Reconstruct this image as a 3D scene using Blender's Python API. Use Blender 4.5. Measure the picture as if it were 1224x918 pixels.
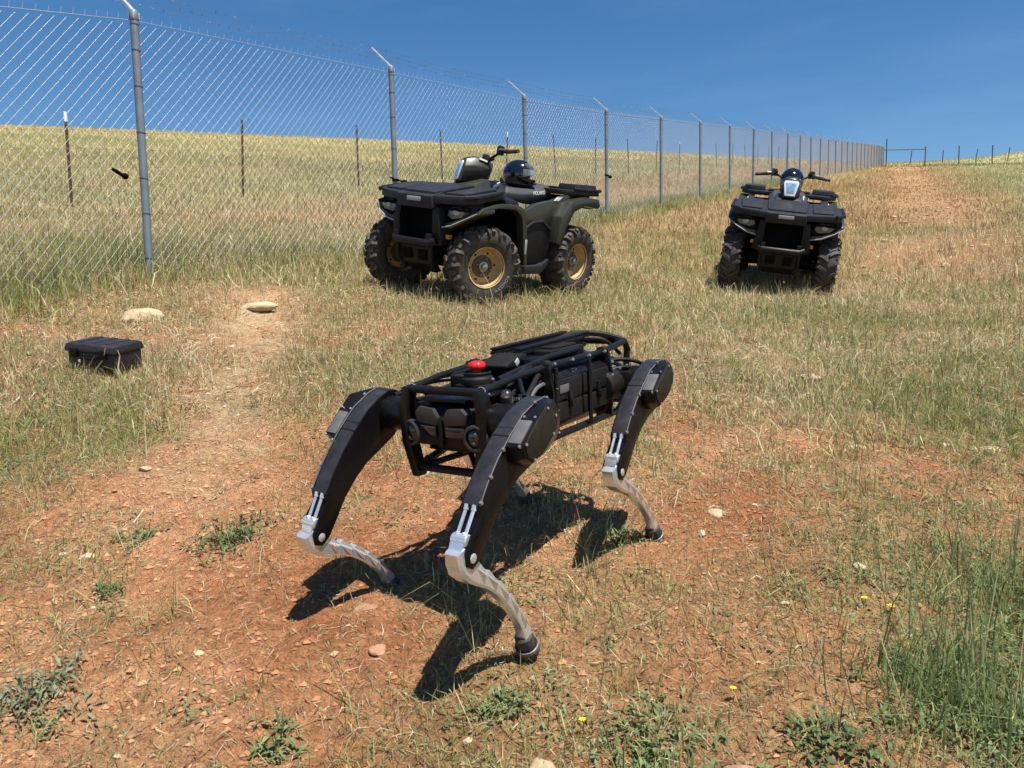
import bpy, bmesh, math, random
import numpy as np
from mathutils import Vector, Matrix, Euler, Quaternion
R = math.radians
sc = bpy.context.scene
for o in list(bpy.data.objects):
    bpy.data.objects.remove(o)
col = sc.collection
random.seed(7)
rng = np.random.default_rng(11)

# ------------------------------------------------------------------ camera
PITCH, ROLL = R(5.5), R(1.0)
fwd = Vector((0, math.cos(PITCH), -math.sin(PITCH)))
up0 = Vector((0, math.sin(PITCH), math.cos(PITCH)))
rt0 = Vector((1, 0, 0))
rt = rt0 * math.cos(ROLL) - up0 * math.sin(ROLL)
up = up0 * math.cos(ROLL) + rt0 * math.sin(ROLL)
cd = bpy.data.cameras.new('camera')
cam = bpy.data.objects.new('camera', cd)
col.objects.link(cam)
cam.matrix_world = Matrix(((rt.x, up.x, -fwd.x, 0), (rt.y, up.y, -fwd.y, 0), (rt.z, up.z, -fwd.z, 1.2), (0, 0, 0, 1)))
cd.sensor_width = 36.0
cd.lens = 36.0 * 919 / 1224
cd.clip_start = 0.05
cd.clip_end = 3000
sc.camera = cam

# ------------------------------------------------------------------ sky and sun
SUN_AZ, SUN_EL = R(-50), R(68)          # direction to the sun, azimuth from +x
w = bpy.data.worlds.new('World')
sc.world = w
w.use_nodes = True
nt = w.node_tree
nt.nodes.clear()
out = nt.nodes.new('ShaderNodeOutputWorld')
bg = nt.nodes.new('ShaderNodeBackground')
sky = nt.nodes.new('ShaderNodeTexSky')
sky.sky_type = 'NISHITA'
sky.sun_disc = False
sky.sun_elevation = SUN_EL
sky.sun_rotation = R(90) - SUN_AZ
sky.altitude = 900
sky.air_density = 1.0
sky.dust_density = 0.3
sky.ozone_density = 1.6
bg.inputs['Strength'].default_value = 0.070
# a trace of thin cirrus, everywhere in the sky alike
tc = nt.nodes.new('ShaderNodeTexCoord')
mp = nt.nodes.new('ShaderNodeMapping')
mp.inputs['Rotation'].default_value = (0, R(12), R(20))
mp.inputs['Scale'].default_value = (1.2, 1.2, 7.0)
nz = nt.nodes.new('ShaderNodeTexNoise')
nz.inputs['Scale'].default_value = 1.6
nz.inputs['Detail'].default_value = 7
nz.inputs['Roughness'].default_value = 0.6
rp = nt.nodes.new('ShaderNodeValToRGB')
rp.color_ramp.elements[0].position = 0.50
rp.color_ramp.elements[0].color = (0, 0, 0, 1)
rp.color_ramp.elements[1].position = 0.85
rp.color_ramp.elements[1].color = (0.09, 0.09, 0.09, 1)
mx = nt.nodes.new('ShaderNodeMix')
mx.data_type = 'RGBA'
mx.inputs['B'].default_value = (7.0, 8.0, 9.2, 1)
nt.links.new(tc.outputs['Generated'], mp.inputs['Vector'])
nt.links.new(mp.outputs[0], nz.inputs['Vector'])
nt.links.new(nz.outputs['Fac'], rp.inputs['Fac'])
nt.links.new(rp.outputs['Color'], mx.inputs['Factor'])
nt.links.new(sky.outputs[0], mx.inputs['A'])
hs = nt.nodes.new('ShaderNodeHueSaturation')
hs.inputs['Saturation'].default_value = 1.32
nt.links.new(mx.outputs['Result'], hs.inputs['Color'])
nt.links.new(hs.outputs[0], bg.inputs['Color'])
nt.links.new(bg.outputs[0], out.inputs[0])

sl = bpy.data.lights.new('sun', 'SUN')
sl.energy = 5.0
sl.angle = R(0.53)
sl.color = (1.0, 0.955, 0.89)
so = bpy.data.objects.new('sun', sl)
sun_dir = Vector((math.cos(SUN_EL) * math.cos(SUN_AZ), math.cos(SUN_EL) * math.sin(SUN_AZ), math.sin(SUN_EL)))
so.rotation_euler = sun_dir.to_track_quat('Z', 'Y').to_euler()
so.location = (5, -5, 20)
col.objects.link(so)
vs = sc.view_settings
vs.view_transform = 'Standard'
vs.look = 'None'
vs.exposure = 0.78
vs.gamma = 1.0
vs.use_curve_mapping = False
sc.cycles.max_bounces = 6
sc.cycles.transparent_max_bounces = 12

# ------------------------------------------------------------------ materials
MATS = {}
def mat(name, color, rough=0.5, metal=0.0, var=0.0, vscale=8.0, bump=0.0, bscale=40.0, spec=0.5, dust=None, dustamt=0.0, coat=0.0, alpha=None, trans=0.0):
    m = bpy.data.materials.new(name)
    m.use_nodes = True
    t = m.node_tree
    b = t.nodes['Principled BSDF']
    b.inputs['Roughness'].default_value = rough
    b.inputs['Metallic'].default_value = metal
    b.inputs['Specular IOR Level'].default_value = spec
    b.inputs['Coat Weight'].default_value = coat
    b.inputs['Coat Roughness'].default_value = 0.08
    b.inputs['Transmission Weight'].default_value = trans
    b.inputs['Base Color'].default_value = (*color, 1)
    co = t.nodes.new('ShaderNodeTexCoord')
    if var > 0:
        n = t.nodes.new('ShaderNodeTexNoise')
        n.inputs['Scale'].default_value = vscale
        n.inputs['Detail'].default_value = 6
        n.inputs['Roughness'].default_value = 0.65
        r = t.nodes.new('ShaderNodeValToRGB')
        r.color_ramp.elements[0].position = 0.3
        r.color_ramp.elements[1].position = 0.72
        r.color_ramp.elements[0].color = (*[c * (1 - var) for c in color], 1)
        r.color_ramp.elements[1].color = (*[min(1, c * (1 + var)) for c in color], 1)
        t.links.new(co.outputs['Object'], n.inputs['Vector'])
        t.links.new(n.outputs['Fac'], r.inputs['Fac'])
        src = r.outputs['Color']
        if dust is not None:
            n2 = t.nodes.new('ShaderNodeTexNoise')
            n2.inputs['Scale'].default_value = vscale * 2.7
            n2.inputs['Detail'].default_value = 8
            n2.inputs['Roughness'].default_value = 0.7
            r2 = t.nodes.new('ShaderNodeValToRGB')
            r2.color_ramp.elements[0].position = 0.45
            r2.color_ramp.elements[1].position = 0.8
            r2.color_ramp.elements[1].color = (dustamt,) * 3 + (1,)
            r2.color_ramp.elements[0].color = (dustamt * 0.15,) * 3 + (1,)
            mxd = t.nodes.new('ShaderNodeMix')
            mxd.data_type = 'RGBA'
            mxd.inputs['B'].default_value = (*dust, 1)
            t.links.new(co.outputs['Object'], n2.inputs['Vector'])
            t.links.new(n2.outputs['Fac'], r2.inputs['Fac'])
            t.links.new(r2.outputs['Color'], mxd.inputs['Factor'])
            t.links.new(src, mxd.inputs['A'])
            src = mxd.outputs['Result']
        t.links.new(src, b.inputs['Base Color'])
        mr = t.nodes.new('ShaderNodeMapRange')
        mr.inputs['To Min'].default_value = max(0.03, rough - 0.1)
        mr.inputs['To Max'].default_value = min(1, rough + 0.14)
        t.links.new(n.outputs['Fac'], mr.inputs['Value'])
        t.links.new(mr.outputs[0], b.inputs['Roughness'])
    if bump > 0:
        nb = t.nodes.new('ShaderNodeTexNoise')
        nb.inputs['Scale'].default_value = bscale
        nb.inputs['Detail'].default_value = 5
        bp = t.nodes.new('ShaderNodeBump')
        bp.inputs['Strength'].default_value = bump
        bp.inputs['Distance'].default_value = 0.01
        t.links.new(co.outputs['Object'], nb.inputs['Vector'])
        t.links.new(nb.outputs['Fac'], bp.inputs['Height'])
        t.links.new(bp.outputs[0], b.inputs['Normal'])
    if alpha is not None:
        b.inputs['Alpha'].default_value = alpha
    MATS[name] = m
    return m

DUST = (0.30, 0.19, 0.11)
mat('robot_black', (0.0045, 0.0045, 0.0055), 0.28, var=0.35, vscale=14, dust=DUST, dustamt=0.035, bump=0.05, bscale=260, spec=0.22)
mat('robot_gloss', (0.0035, 0.0035, 0.005), 0.26, var=0.3, vscale=9, dust=DUST, dustamt=0.02, spec=0.22)
mat('robot_matte', (0.0065, 0.0062, 0.006), 0.6, var=0.3, vscale=20, dust=DUST, dustamt=0.05, bump=0.1, bscale=180, spec=0.22)
mat('robot_strip_lit', (0.020, 0.020, 0.024), 0.36, var=0.4, vscale=30, dust=DUST, dustamt=0.05, spec=0.4)  # thigh black made lighter: sunlight on the front face put into the colour
mat('hub_bronze_shade', (0.10, 0.072, 0.04), 0.55, metal=0.3, var=0.3, vscale=20, dust=DUST, dustamt=0.3)  # dark bronze, darkened further for shade in the rim dish
mat('robot_tube', (0.008, 0.008, 0.009), 0.42, var=0.3, vscale=25, spec=0.22)
mat('drum_olive_shade', (0.012, 0.0115, 0.007), 0.55, var=0.3, vscale=25, dust=DUST, dustamt=0.08, spec=0.22)  # olive tone of the shaded outer motor face, painted into the colour
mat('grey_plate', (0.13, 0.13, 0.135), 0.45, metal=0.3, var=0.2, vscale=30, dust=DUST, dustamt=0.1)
mat('head_plate', (0.045, 0.041, 0.038), 0.4, metal=0.4, var=0.25, vscale=30)
mat('aluminium', (0.76, 0.785, 0.81), 0.19, metal=0.74, var=0.04, vscale=60)
mat('bolt_steel', (0.6, 0.6, 0.6), 0.25, metal=0.9)
mat('rubber', (0.022, 0.021, 0.021), 0.72, var=0.4, vscale=25, dust=DUST, dustamt=0.28, bump=0.2, bscale=140)
mat('red_button', (0.55, 0.012, 0.014), 0.32, var=0.15, vscale=40)
mat('lens_glass', (0.01, 0.01, 0.014), 0.06, spec=0.8)
mat('atv_black', (0.008, 0.0085, 0.010), 0.42, var=0.3, vscale=7, dust=(0.28, 0.22, 0.16), dustamt=0.04, bump=0.08, bscale=300, spec=0.22)
mat('atv_deck', (0.014, 0.015, 0.019), 0.44, var=0.25, vscale=8, dust=(0.30, 0.25, 0.2), dustamt=0.10, bump=0.12, bscale=260, spec=0.22)
mat('atv_green', (0.025, 0.028, 0.018), 0.34, var=0.22, vscale=5, dust=(0.28, 0.24, 0.15), dustamt=0.06, coat=0.2)
mat('atv_dark', (0.006, 0.006, 0.006), 0.8, var=0.3, spec=0.05)
mat('seat_vinyl', (0.034, 0.034, 0.036), 0.5, var=0.2, vscale=10, bump=0.12, bscale=350, dust=(0.3, 0.25, 0.2), dustamt=0.1)
mat('tyre', (0.011, 0.011, 0.0115), 0.65, var=0.35, vscale=14, dust=(0.32, 0.24, 0.16), dustamt=0.34, bump=0.15, bscale=120)
mat('rim_tan', (0.50, 0.34, 0.155), 0.45, var=0.2, vscale=12, dust=(0.34, 0.22, 0.12), dustamt=0.35)
mat('hub_steel', (0.35, 0.35, 0.36), 0.35, metal=0.8, var=0.2)
mat('lamp_lens', (0.11, 0.12, 0.13), 0.08, spec=0.6, var=0.25, vscale=22, coat=0.6)
mat('lamp_bright', (0.62, 0.67, 0.73), 0.12, var=0.12, vscale=22, coat=0.6)
mat('lamp_blue', (0.24, 0.38, 0.55), 0.08, var=0.4, vscale=40, coat=0.8)
mat('amber', (0.75, 0.26, 0.03), 0.2, coat=0.5)
mat('white_print', (0.78, 0.78, 0.77), 0.5)
mat('grey_print', (0.36, 0.36, 0.36), 0.4, var=0.2)
mat('helmet_gloss', (0.006, 0.006, 0.008), 0.09, coat=0.8)
mat('helmet_pad', (0.02, 0.02, 0.022), 0.85)
mat('visor', (0.93, 0.96, 0.98), 0.03, trans=0.85, alpha=0.45)
mat('galvanised', (0.17, 0.205, 0.235), 0.5, metal=0.25, var=0.16, vscale=9, bump=0.03, bscale=60)
mat('arm_bright', (0.62, 0.63, 0.63), 0.4, metal=0.5, var=0.12, vscale=15)
mat('wire_galv', (0.36, 0.36, 0.36), 0.42, metal=0.5)
mat('barb_wire', (0.10, 0.10, 0.105), 0.55, metal=0.4)
mat('rust_post', (0.085, 0.038, 0.026), 0.8, var=0.5, vscale=14)
mat('post_white', (0.72, 0.71, 0.68), 0.7, var=0.15)
mat('dark_steel', (0.05, 0.055, 0.06), 0.6, metal=0.3, var=0.3)
mat('rust_wire', (0.08, 0.055, 0.04), 0.7)
mat('case_black', (0.012, 0.012, 0.015), 0.42, var=0.3, vscale=14, dust=DUST, dustamt=0.08, bump=0.08, bscale=200)
mat('stone_pale', (0.43, 0.325, 0.20), 0.9, var=0.3, vscale=12, bump=0.5, bscale=45)
mat('stone_red', (0.36, 0.20, 0.12), 0.9, var=0.35, vscale=12, bump=0.5, bscale=45)
mat('stone_grey', (0.34, 0.30, 0.24), 0.9, var=0.3, vscale=14, bump=0.5, bscale=45)
mat('yellow_petal', (0.80, 0.55, 0.02), 0.6)
mat('stem_green', (0.10, 0.14, 0.045), 0.6)

def attr_mat(name, rough=0.7, transl=0.35, bump=False):
    m = bpy.data.materials.new(name)
    m.use_nodes = True
    t = m.node_tree
    t.nodes.clear()
    o_ = t.nodes.new('ShaderNodeOutputMaterial')
    a = t.nodes.new('ShaderNodeAttribute')
    a.attribute_name = 'Col'
    d = t.nodes.new('ShaderNodeBsdfPrincipled')
    d.inputs['Roughness'].default_value = rough
    d.inputs['Specular IOR Level'].default_value = 0.25
    t.links.new(a.outputs['Color'], d.inputs['Base Color'])
    if transl > 0:
        tr = t.nodes.new('ShaderNodeBsdfTranslucent')
        t.links.new(a.outputs['Color'], tr.inputs['Color'])
        ms = t.nodes.new('ShaderNodeMixShader')
        ms.inputs[0].default_value = transl
        t.links.new(d.outputs[0], ms.inputs[1])
        t.links.new(tr.outputs[0], ms.inputs[2])
        t.links.new(ms.outputs[0], o_.inputs[0])
    else:
        t.links.new(d.outputs[0], o_.inputs[0])
    MATS[name] = m
    return m
attr_mat('blade', 0.62, 0.34)
attr_mat('leaf', 0.5, 0.25)
attr_mat('clod', 0.95, 0.0)

# ground: painted by vertex colour (soil, straw, grass cover as they lie) with fine mottling on top, deepened to stand for clod shadows
m = bpy.data.materials.new('soil')
m.use_nodes = True
t = m.node_tree
b = t.nodes['Principled BSDF']
b.inputs['Roughness'].default_value = 0.95
b.inputs['Specular IOR Level'].default_value = 0.15
a = t.nodes.new('ShaderNodeAttribute')
a.attribute_name = 'Col'
co = t.nodes.new('ShaderNodeTexCoord')
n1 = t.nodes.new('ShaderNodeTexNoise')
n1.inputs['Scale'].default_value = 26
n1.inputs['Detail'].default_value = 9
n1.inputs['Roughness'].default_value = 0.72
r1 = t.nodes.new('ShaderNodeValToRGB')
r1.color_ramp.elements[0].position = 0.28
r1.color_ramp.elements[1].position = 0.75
r1.color_ramp.elements[0].color = (0.55, 0.50, 0.46, 1)  # soil tone variation, contrast raised to paint in small clod shadows
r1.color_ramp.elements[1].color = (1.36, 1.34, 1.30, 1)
n3 = t.nodes.new('ShaderNodeTexNoise')
n3.inputs['Scale'].default_value = 0.45
n3.inputs['Detail'].default_value = 8
n3.inputs['Roughness'].default_value = 0.7
r3 = t.nodes.new('ShaderNodeValToRGB')
r3.color_ramp.elements[0].position = 0.3
r3.color_ramp.elements[1].position = 0.7
r3.color_ramp.elements[0].color = (0.80, 0.82, 0.78, 1)
r3.color_ramp.elements[1].color = (1.16, 1.13, 1.10, 1)
mu = t.nodes.new('ShaderNodeMix')
mu.data_type = 'RGBA'
mu.blend_type = 'MULTIPLY'
mu.inputs['Factor'].default_value = 1
mu2 = t.nodes.new('ShaderNodeMix')
mu2.data_type = 'RGBA'
mu2.blend_type = 'MULTIPLY'
mu2.inputs['Factor'].default_value = 1
t.links.new(co.outputs['Object'], n1.inputs['Vector'])
t.links.new(co.outputs['Object'], n3.inputs['Vector'])
t.links.new(n1.outputs['Fac'], r1.inputs['Fac'])
t.links.new(n3.outputs['Fac'], r3.inputs['Fac'])
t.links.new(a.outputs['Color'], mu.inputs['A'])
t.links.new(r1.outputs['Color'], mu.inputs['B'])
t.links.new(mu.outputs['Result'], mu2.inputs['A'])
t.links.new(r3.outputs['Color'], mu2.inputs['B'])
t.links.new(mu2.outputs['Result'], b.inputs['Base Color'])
nb = t.nodes.new('ShaderNodeTexNoise')
nb.inputs['Scale'].default_value = 38
nb.inputs['Detail'].default_value = 10
nb.inputs['Roughness'].default_value = 0.68
bp = t.nodes.new('ShaderNodeBump')
bp.inputs['Strength'].default_value = 0.9
bp.inputs['Distance'].default_value = 0.055
t.links.new(co.outputs['Object'], nb.inputs['Vector'])
t.links.new(nb.outputs['Fac'], bp.inputs['Height'])
vo = t.nodes.new('ShaderNodeTexVoronoi')
vo.inputs['Scale'].default_value = 85
vo.inputs['Randomness'].default_value = 1
bp2 = t.nodes.new('ShaderNodeBump')
bp2.inputs['Strength'].default_value = 0.55
bp2.inputs['Distance'].default_value = 0.012
bp2.invert = True
t.links.new(co.outputs['Object'], vo.inputs['Vector'])
t.links.new(vo.outputs['Distance'], bp2.inputs['Height'])
t.links.new(bp.outputs[0], bp2.inputs['Normal'])
t.links.new(bp2.outputs[0], b.inputs['Normal'])
MATS['soil'] = m

# ------------------------------------------------------------------ mesh helpers
def rotm(ax, ang):
    return Matrix.Rotation(ang, 3, ax)

class MB:
    def __init__(self):
        self.v, self.f = [], []
    def add(self, vs, fs):
        k = len(self.v)
        self.v += [tuple(p) for p in vs]
        self.f += [tuple(i + k for i in q) for q in fs]
        return self
    def box(self, c, s, rot=None):
        c = Vector(c)
        vs = []
        for i in range(8):
            p = Vector(((i & 1) - .5, ((i >> 1) & 1) - .5, (i >> 2) - .5))
            p = Vector((p.x * s[0], p.y * s[1], p.z * s[2]))
            if rot is not None:
                p = rot @ p
            vs.append(c + p)
        return self.add(vs, [(0, 2, 3, 1), (4, 5, 7, 6), (0, 1, 5, 4), (2, 6, 7, 3), (0, 4, 6, 2), (1, 3, 7, 5)])
    def prism(self, poly, a, b, axis='y', taper=None):
        # poly in the plane of the two other axes; extruded from a to b along axis
        n = len(poly)
        cx = sum(p[0] for p in poly) / n
        cy = sum(p[1] for p in poly) / n
        vs = []
        for k, h in enumerate((a, b)):
            for p in poly:
                q = p
                if taper and k == 1:
                    q = (cx + (p[0] - cx) * taper, cy + (p[1] - cy) * taper)
                vs.append({'y': (q[0], h, q[1]), 'x': (h, q[0], q[1]), 'z': (q[0], q[1], h)}[axis])
        fs = [tuple(range(n)), tuple(range(2 * n - 1, n - 1, -1))]
        for i in range(n):
            j = (i + 1) % n
            fs.append((i, i + n, j + n, j))
        return self.add(vs, fs)
    def loft(self, rings, caps=True, closed=True):
        n = len(rings[0])
        vs = [p for r in rings for p in r]
        fs = []
        m_ = n if closed else n - 1
        for k in range(len(rings) - 1):
            for i in range(m_):
                j = (i + 1) % n
                fs.append((k * n + i, k * n + j, (k + 1) * n + j, (k + 1) * n + i))
        if caps:
            fs.append(tuple(range(n - 1, -1, -1)))
            fs.append(tuple((len(rings) - 1) * n + i for i in range(n)))
        return self.add(vs, fs)
    def tube(self, pts, r, n=8, caps=True):
        pts = [Vector(p) for p in pts]
        rs = r if isinstance(r, (list, tuple)) else [r] * len(pts)
        rings = []
        u = None
        for i, p in enumerate(pts):
            d = (pts[min(i + 1, len(pts) - 1)] - pts[max(i - 1, 0)])
            if d.length < 1e-9:
                d = Vector((0, 0, 1))
            d.normalize()
            if u is None:
                u = d.orthogonal().normalized()
            u = (u - d * u.dot(d))
            if u.length < 1e-6:
                u = d.orthogonal()
            u.normalize()
            v_ = d.cross(u)
            rings.append([p + (u * math.cos(2 * math.pi * k / n) + v_ * math.sin(2 * math.pi * k / n)) * rs[i] for k in range(n)])
        return self.loft(rings, caps)
    def lathe(self, prof, c, axis, n=24, caps=True):
        axis = Vector(axis).normalized()
        u = axis.orthogonal().normalized()
        v_ = axis.cross(u)
        c = Vector(c)
        return self.loft([[c + axis * h + (u * math.cos(2 * math.pi * k / n) + v_ * math.sin(2 * math.pi * k / n)) * r_ for k in range(n)] for r_, h in prof], caps)
    def ball(self, c, r, n=10, s=(1, 1, 1)):
        c = Vector(c)
        rings = []
        for i in range(1, n):
            th = math.pi * i / n
            rings.append([c + Vector((math.sin(th) * math.cos(2 * math.pi * k / (2 * n)) * s[0], math.sin(th) * math.sin(2 * math.pi * k / (2 * n)) * s[1], math.cos(th) * s[2])) * r for k in range(2 * n)])
        return self.loft(rings, True)
    def bolts(self, pts, ax, r=.005, h=.004):
        for p in pts:
            self.lathe([(r, -h), (r, h * .6), (r * .6, h)], p, ax, 6)
        return self
    def mesh(self, name, m_, bevel=0, smooth=35, seg=2):
        me = bpy.data.meshes.new(name)
        me.from_pydata(self.v, [], self.f)
        bm = bmesh.new()
        bm.from_mesh(me)
        bmesh.ops.recalc_face_normals(bm, faces=bm.faces)
        if bevel > 0:
            ed = [e for e in bm.edges if len(e.link_faces) == 2 and e.calc_face_angle(0) > R(28)]
            bmesh.ops.bevel(bm, geom=ed, offset=bevel, segments=seg, affect='EDGES', profile=0.6, clamp_overlap=True)
        bm.to_mesh(me)
        bm.free()
        me.polygons.foreach_set('use_smooth', np.ones(len(me.polygons), bool))
        me.set_sharp_from_angle(angle=R(smooth))
        me.materials.append(MATS[m_])
        return me
    def build(self, name, m_, parent=None, bevel=0, smooth=35, seg=2, mtx=None):
        return link(name, self.mesh(name, m_, bevel, smooth, seg), parent, mtx)

def link(name, me, parent=None, mtx=None):
    o = bpy.data.objects.new(name, me)
    col.objects.link(o)
    if parent is not None:
        o.parent = parent
    if mtx is not None:
        o.matrix_local = mtx
    return o
def tag(o, label=None, cat=None, group=None, kind=None):
    if label: o['label'] = label
    if cat: o['category'] = cat
    if group: o['group'] = group
    if kind: o['kind'] = kind
    return o
def empty(name, mtx, label, cat, group=None):
    o = bpy.data.objects.new(name, None)
    o.empty_display_size = 0.2
    col.objects.link(o)
    o.matrix_world = mtx
    return tag(o, label, cat, group)
def text_mesh(name, body, size, m_, depth=0.0006, shear=0.0):
    cu = bpy.data.curves.new(name, 'FONT')
    cu.body = body
    cu.size = size
    cu.extrude = depth
    cu.shear = shear
    cu.align_x = 'CENTER'
    cu.align_y = 'CENTER'
    cu.resolution_u = 3
    ob = bpy.data.objects.new(name, cu)
    col.objects.link(ob)
    dg = bpy.context.evaluated_depsgraph_get()
    me = bpy.data.meshes.new_from_object(ob.evaluated_get(dg))
    bpy.data.objects.remove(ob)
    bpy.data.curves.remove(cu)
    me.materials.clear()
    me.materials.append(MATS[m_])
    return me
def np_mesh(name, verts, faces_flat, nper, m_, colors=None, smooth=False):
    """verts (N,3), faces (F,nper) int, colors (N,3) per vertex"""
    me = bpy.data.meshes.new(name)
    nv, nf = len(verts), len(faces_flat)
    me.vertices.add(nv)
    me.vertices.foreach_set('co', np.ascontiguousarray(verts, np.float32).ravel())
    me.loops.add(nf * nper)
    me.loops.foreach_set('vertex_index', np.ascontiguousarray(faces_flat, np.int32).ravel())
    me.polygons.add(nf)
    me.polygons.foreach_set('loop_start', np.arange(0, nf * nper, nper, dtype=np.int32))
    me.polygons.foreach_set('use_smooth', np.full(nf, smooth, bool))
    me.update(calc_edges=True)
    if colors is not None:
        at = me.color_attributes.new('Col', 'FLOAT_COLOR', 'POINT')
        c4 = np.ones((nv, 4), np.float32)
        c4[:, :3] = colors
        at.data.foreach_set('color', c4.ravel())
    me.materials.append(MATS[m_])
    return me

# ------------------------------------------------------------------ terrain function
PERM = np.random.default_rng(5).permutation(4096)
PERM = np.concatenate([PERM, PERM])
RV = np.random.default_rng(6).random(4096)
def vnoise(x, y, seed=0):
    x = np.asarray(x, float) + seed * 17.31
    y = np.asarray(y, float) - seed * 9.77
    xi, yi = np.floor(x).astype(int), np.floor(y).astype(int)
    fx, fy = x - xi, y - yi
    fx, fy = fx * fx * (3 - 2 * fx), fy * fy * (3 - 2 * fy)
    def hsh(i, j):
        return RV[PERM[(PERM[i & 4095] + j) & 4095]]
    a_, b_, c_, d_ = hsh(xi, yi), hsh(xi + 1, yi), hsh(xi, yi + 1), hsh(xi + 1, yi + 1)
    return (a_ * (1 - fx) + b_ * fx) * (1 - fy) + (c_ * (1 - fx) + d_ * fx) * fy
def fbm(x, y, sc_, octv=4, seed=0):
    s, amp, tot = 0, 1.0, 0
    for k in range(octv):
        s = s + amp * vnoise(np.asarray(x) / sc_ * 2 ** k, np.asarray(y) / sc_ * 2 ** k, seed + k * 3)
        tot += amp
        amp *= .55
    return s / tot
def sp(v, k):
    return k * np.logaddexp(0, np.asarray(v, float) / k)
def sstep(a_, b_, v):
    t_ = np.clip((np.asarray(v, float) - a_) / (b_ - a_), 0, 1)
    return t_ * t_ * (3 - 2 * t_)
def gauss(x, y, cx, cy, rx, ry=None):
    ry = ry or rx
    return np.exp(-((x - cx) / rx) ** 2 - ((y - cy) / ry) ** 2)
FN = (-.877, .48)
def fence_s(x, y):
    return -.877 * (x + 2.99) + .48 * (y - 6.37)
def base_h(x, y):
    x = np.asarray(x, float)
    y = np.asarray(y, float)
    ye = y - 1.12 * sp(y - 112, 9)
    S = sp(-.877 * (x + 2.99) + .48 * (ye - 6.37), 1.2)
    h = .04 + .18 * ye + .076 * S / (1 + S / 900)
    h = h + .34 * gauss(x, y, -4.2, 7.0, 2.6) + .06 * gauss(x, y, 1.9, 9.3, 1.2)
    h = h - .11 * gauss(x, y, .9, 7.6, 2.7, 1.7) - .33 * gauss(x, y, 3.3, 9.3, 2.2, 2.1)
    h = h + .14 * sp(x - 60, 5) / (1 + np.exp(-(y - 92) / 5))
    h = h + .55 / (1 + np.exp(-(y - 60) / 14)) + .15 / (1 + np.exp(-(y - 19) / 4)) + .75 / (1 + np.exp(-(y - 95) / 4))
    return h
PITS = [(.22, 1.70, .032, .05), (-.13, 1.50, .06, .02), (-1.25, 2.0, .05, .02), (.5, 1.35, .07, .02), (1.3, 2.9, .09, .02), (-.7, 1.45, .08, .025)]
FEET = [(.0295, 1.7583), (-.3505, 2.1312), (.4464, 2.3648), (.0454, 2.6512)]
def H(x, y):
    x = np.asarray(x, float)
    y = np.asarray(y, float)
    h = base_h(x, y)
    calm = 1.0
    for fx, fy in FEET:
        calm = calm * (1 - .9 * gauss(x, y, fx, fy, .10))
    far = 1 / (1 + np.maximum(y - 8, 0) / 20)
    h = h + calm * ((fbm(x, y, 1.3, 3, 1) - .5) * .07 + (fbm(x, y, .28, 3, 2) - .5) * .056 * far + (fbm(x, y, .075, 2, 3) - .5) * .042 * far)
    for px, py, pr, pd in PITS:
        h = h - pd * gauss(x, y, px, py, pr)
    return h
def G(x, y):
    return float(H(x, y))

# ------------------------------------------------------------------ what grows where
def seg_d(x, y, a_, b_):
    ax, ay = a_
    bx, by = b_
    t_ = np.clip(((x - ax) * (bx - ax) + (y - ay) * (by - ay)) / ((bx - ax) ** 2 + (by - ay) ** 2), 0, 1)
    return np.hypot(x - ax - t_ * (bx - ax), y - ay - t_ * (by - ay))
def footpath(x, y):
    j = (fbm(x, y, .5, 3, 31) - .5) * .3
    return np.exp(-((np.minimum(seg_d(x, y, (-1.95, 6.2), (-1.55, 4.2)), seg_d(x, y, (-1.55, 4.2), (-1.0, 2.5))) + j) / .26) ** 2)
def track(x, y):
    # worn vehicle track that runs up the hill beside the fence
    j = (fbm(x, y, 2.0, 3, 33) - .5) * 1.2
    d1 = seg_d(x, y, (3.9, 6.0), (15.5, 30.0))
    d2 = seg_d(x, y, (15.5, 30.0), (42, 84))
    return np.exp(-((np.minimum(d1, d2) + j) / (.95 + .014 * y)) ** 2) * sstep(5, 9, y)
def cover(x, y):
    n_ = fbm(x, y, .95, 4, 10) - .5
    n2 = fbm(x, y, .28, 3, 20) - .5
    c = .31 + .63 * sstep(2.9, 6.4, y + .35 * np.minimum(x, 0) * 0)
    c = c + .22 * sstep(-.15, .9, x) * (1 - sstep(3.5, 5.5, y)) + .16 * gauss(x, y, .35, 1.35, .6, .35) - .20 * gauss(x, y, -.85, 1.55, .6, .55) - .12 * gauss(x, y, -.2, 2.0, .45, .5) - .22 * gauss(x, y, .9, 3.1, .8, .5) - .15 * gauss(x, y, .2, 4.3, .7, .4) - .15 * gauss(x, y, 2.2, 4.2, .7, .4)
    c = c + .45 * gauss(x, y, 1.25, 1.75, .42, .6)
    c = c + .32 * gauss(x, y, -2.0, 3.7, .75, .9) + .12 * gauss(x, y, -.5, 4.9, 1.0, .8)
    c = c - .70 * footpath(x, y) - .25 * track(x, y)
    c = c - .30 * gauss(x, y, 1.3, 4.3, .9, .35) - .25 * gauss(x, y, .6, 2.5, .5, .4)
    return np.clip(c + .95 * n_ + .8 * n2, 0, 1)
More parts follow.
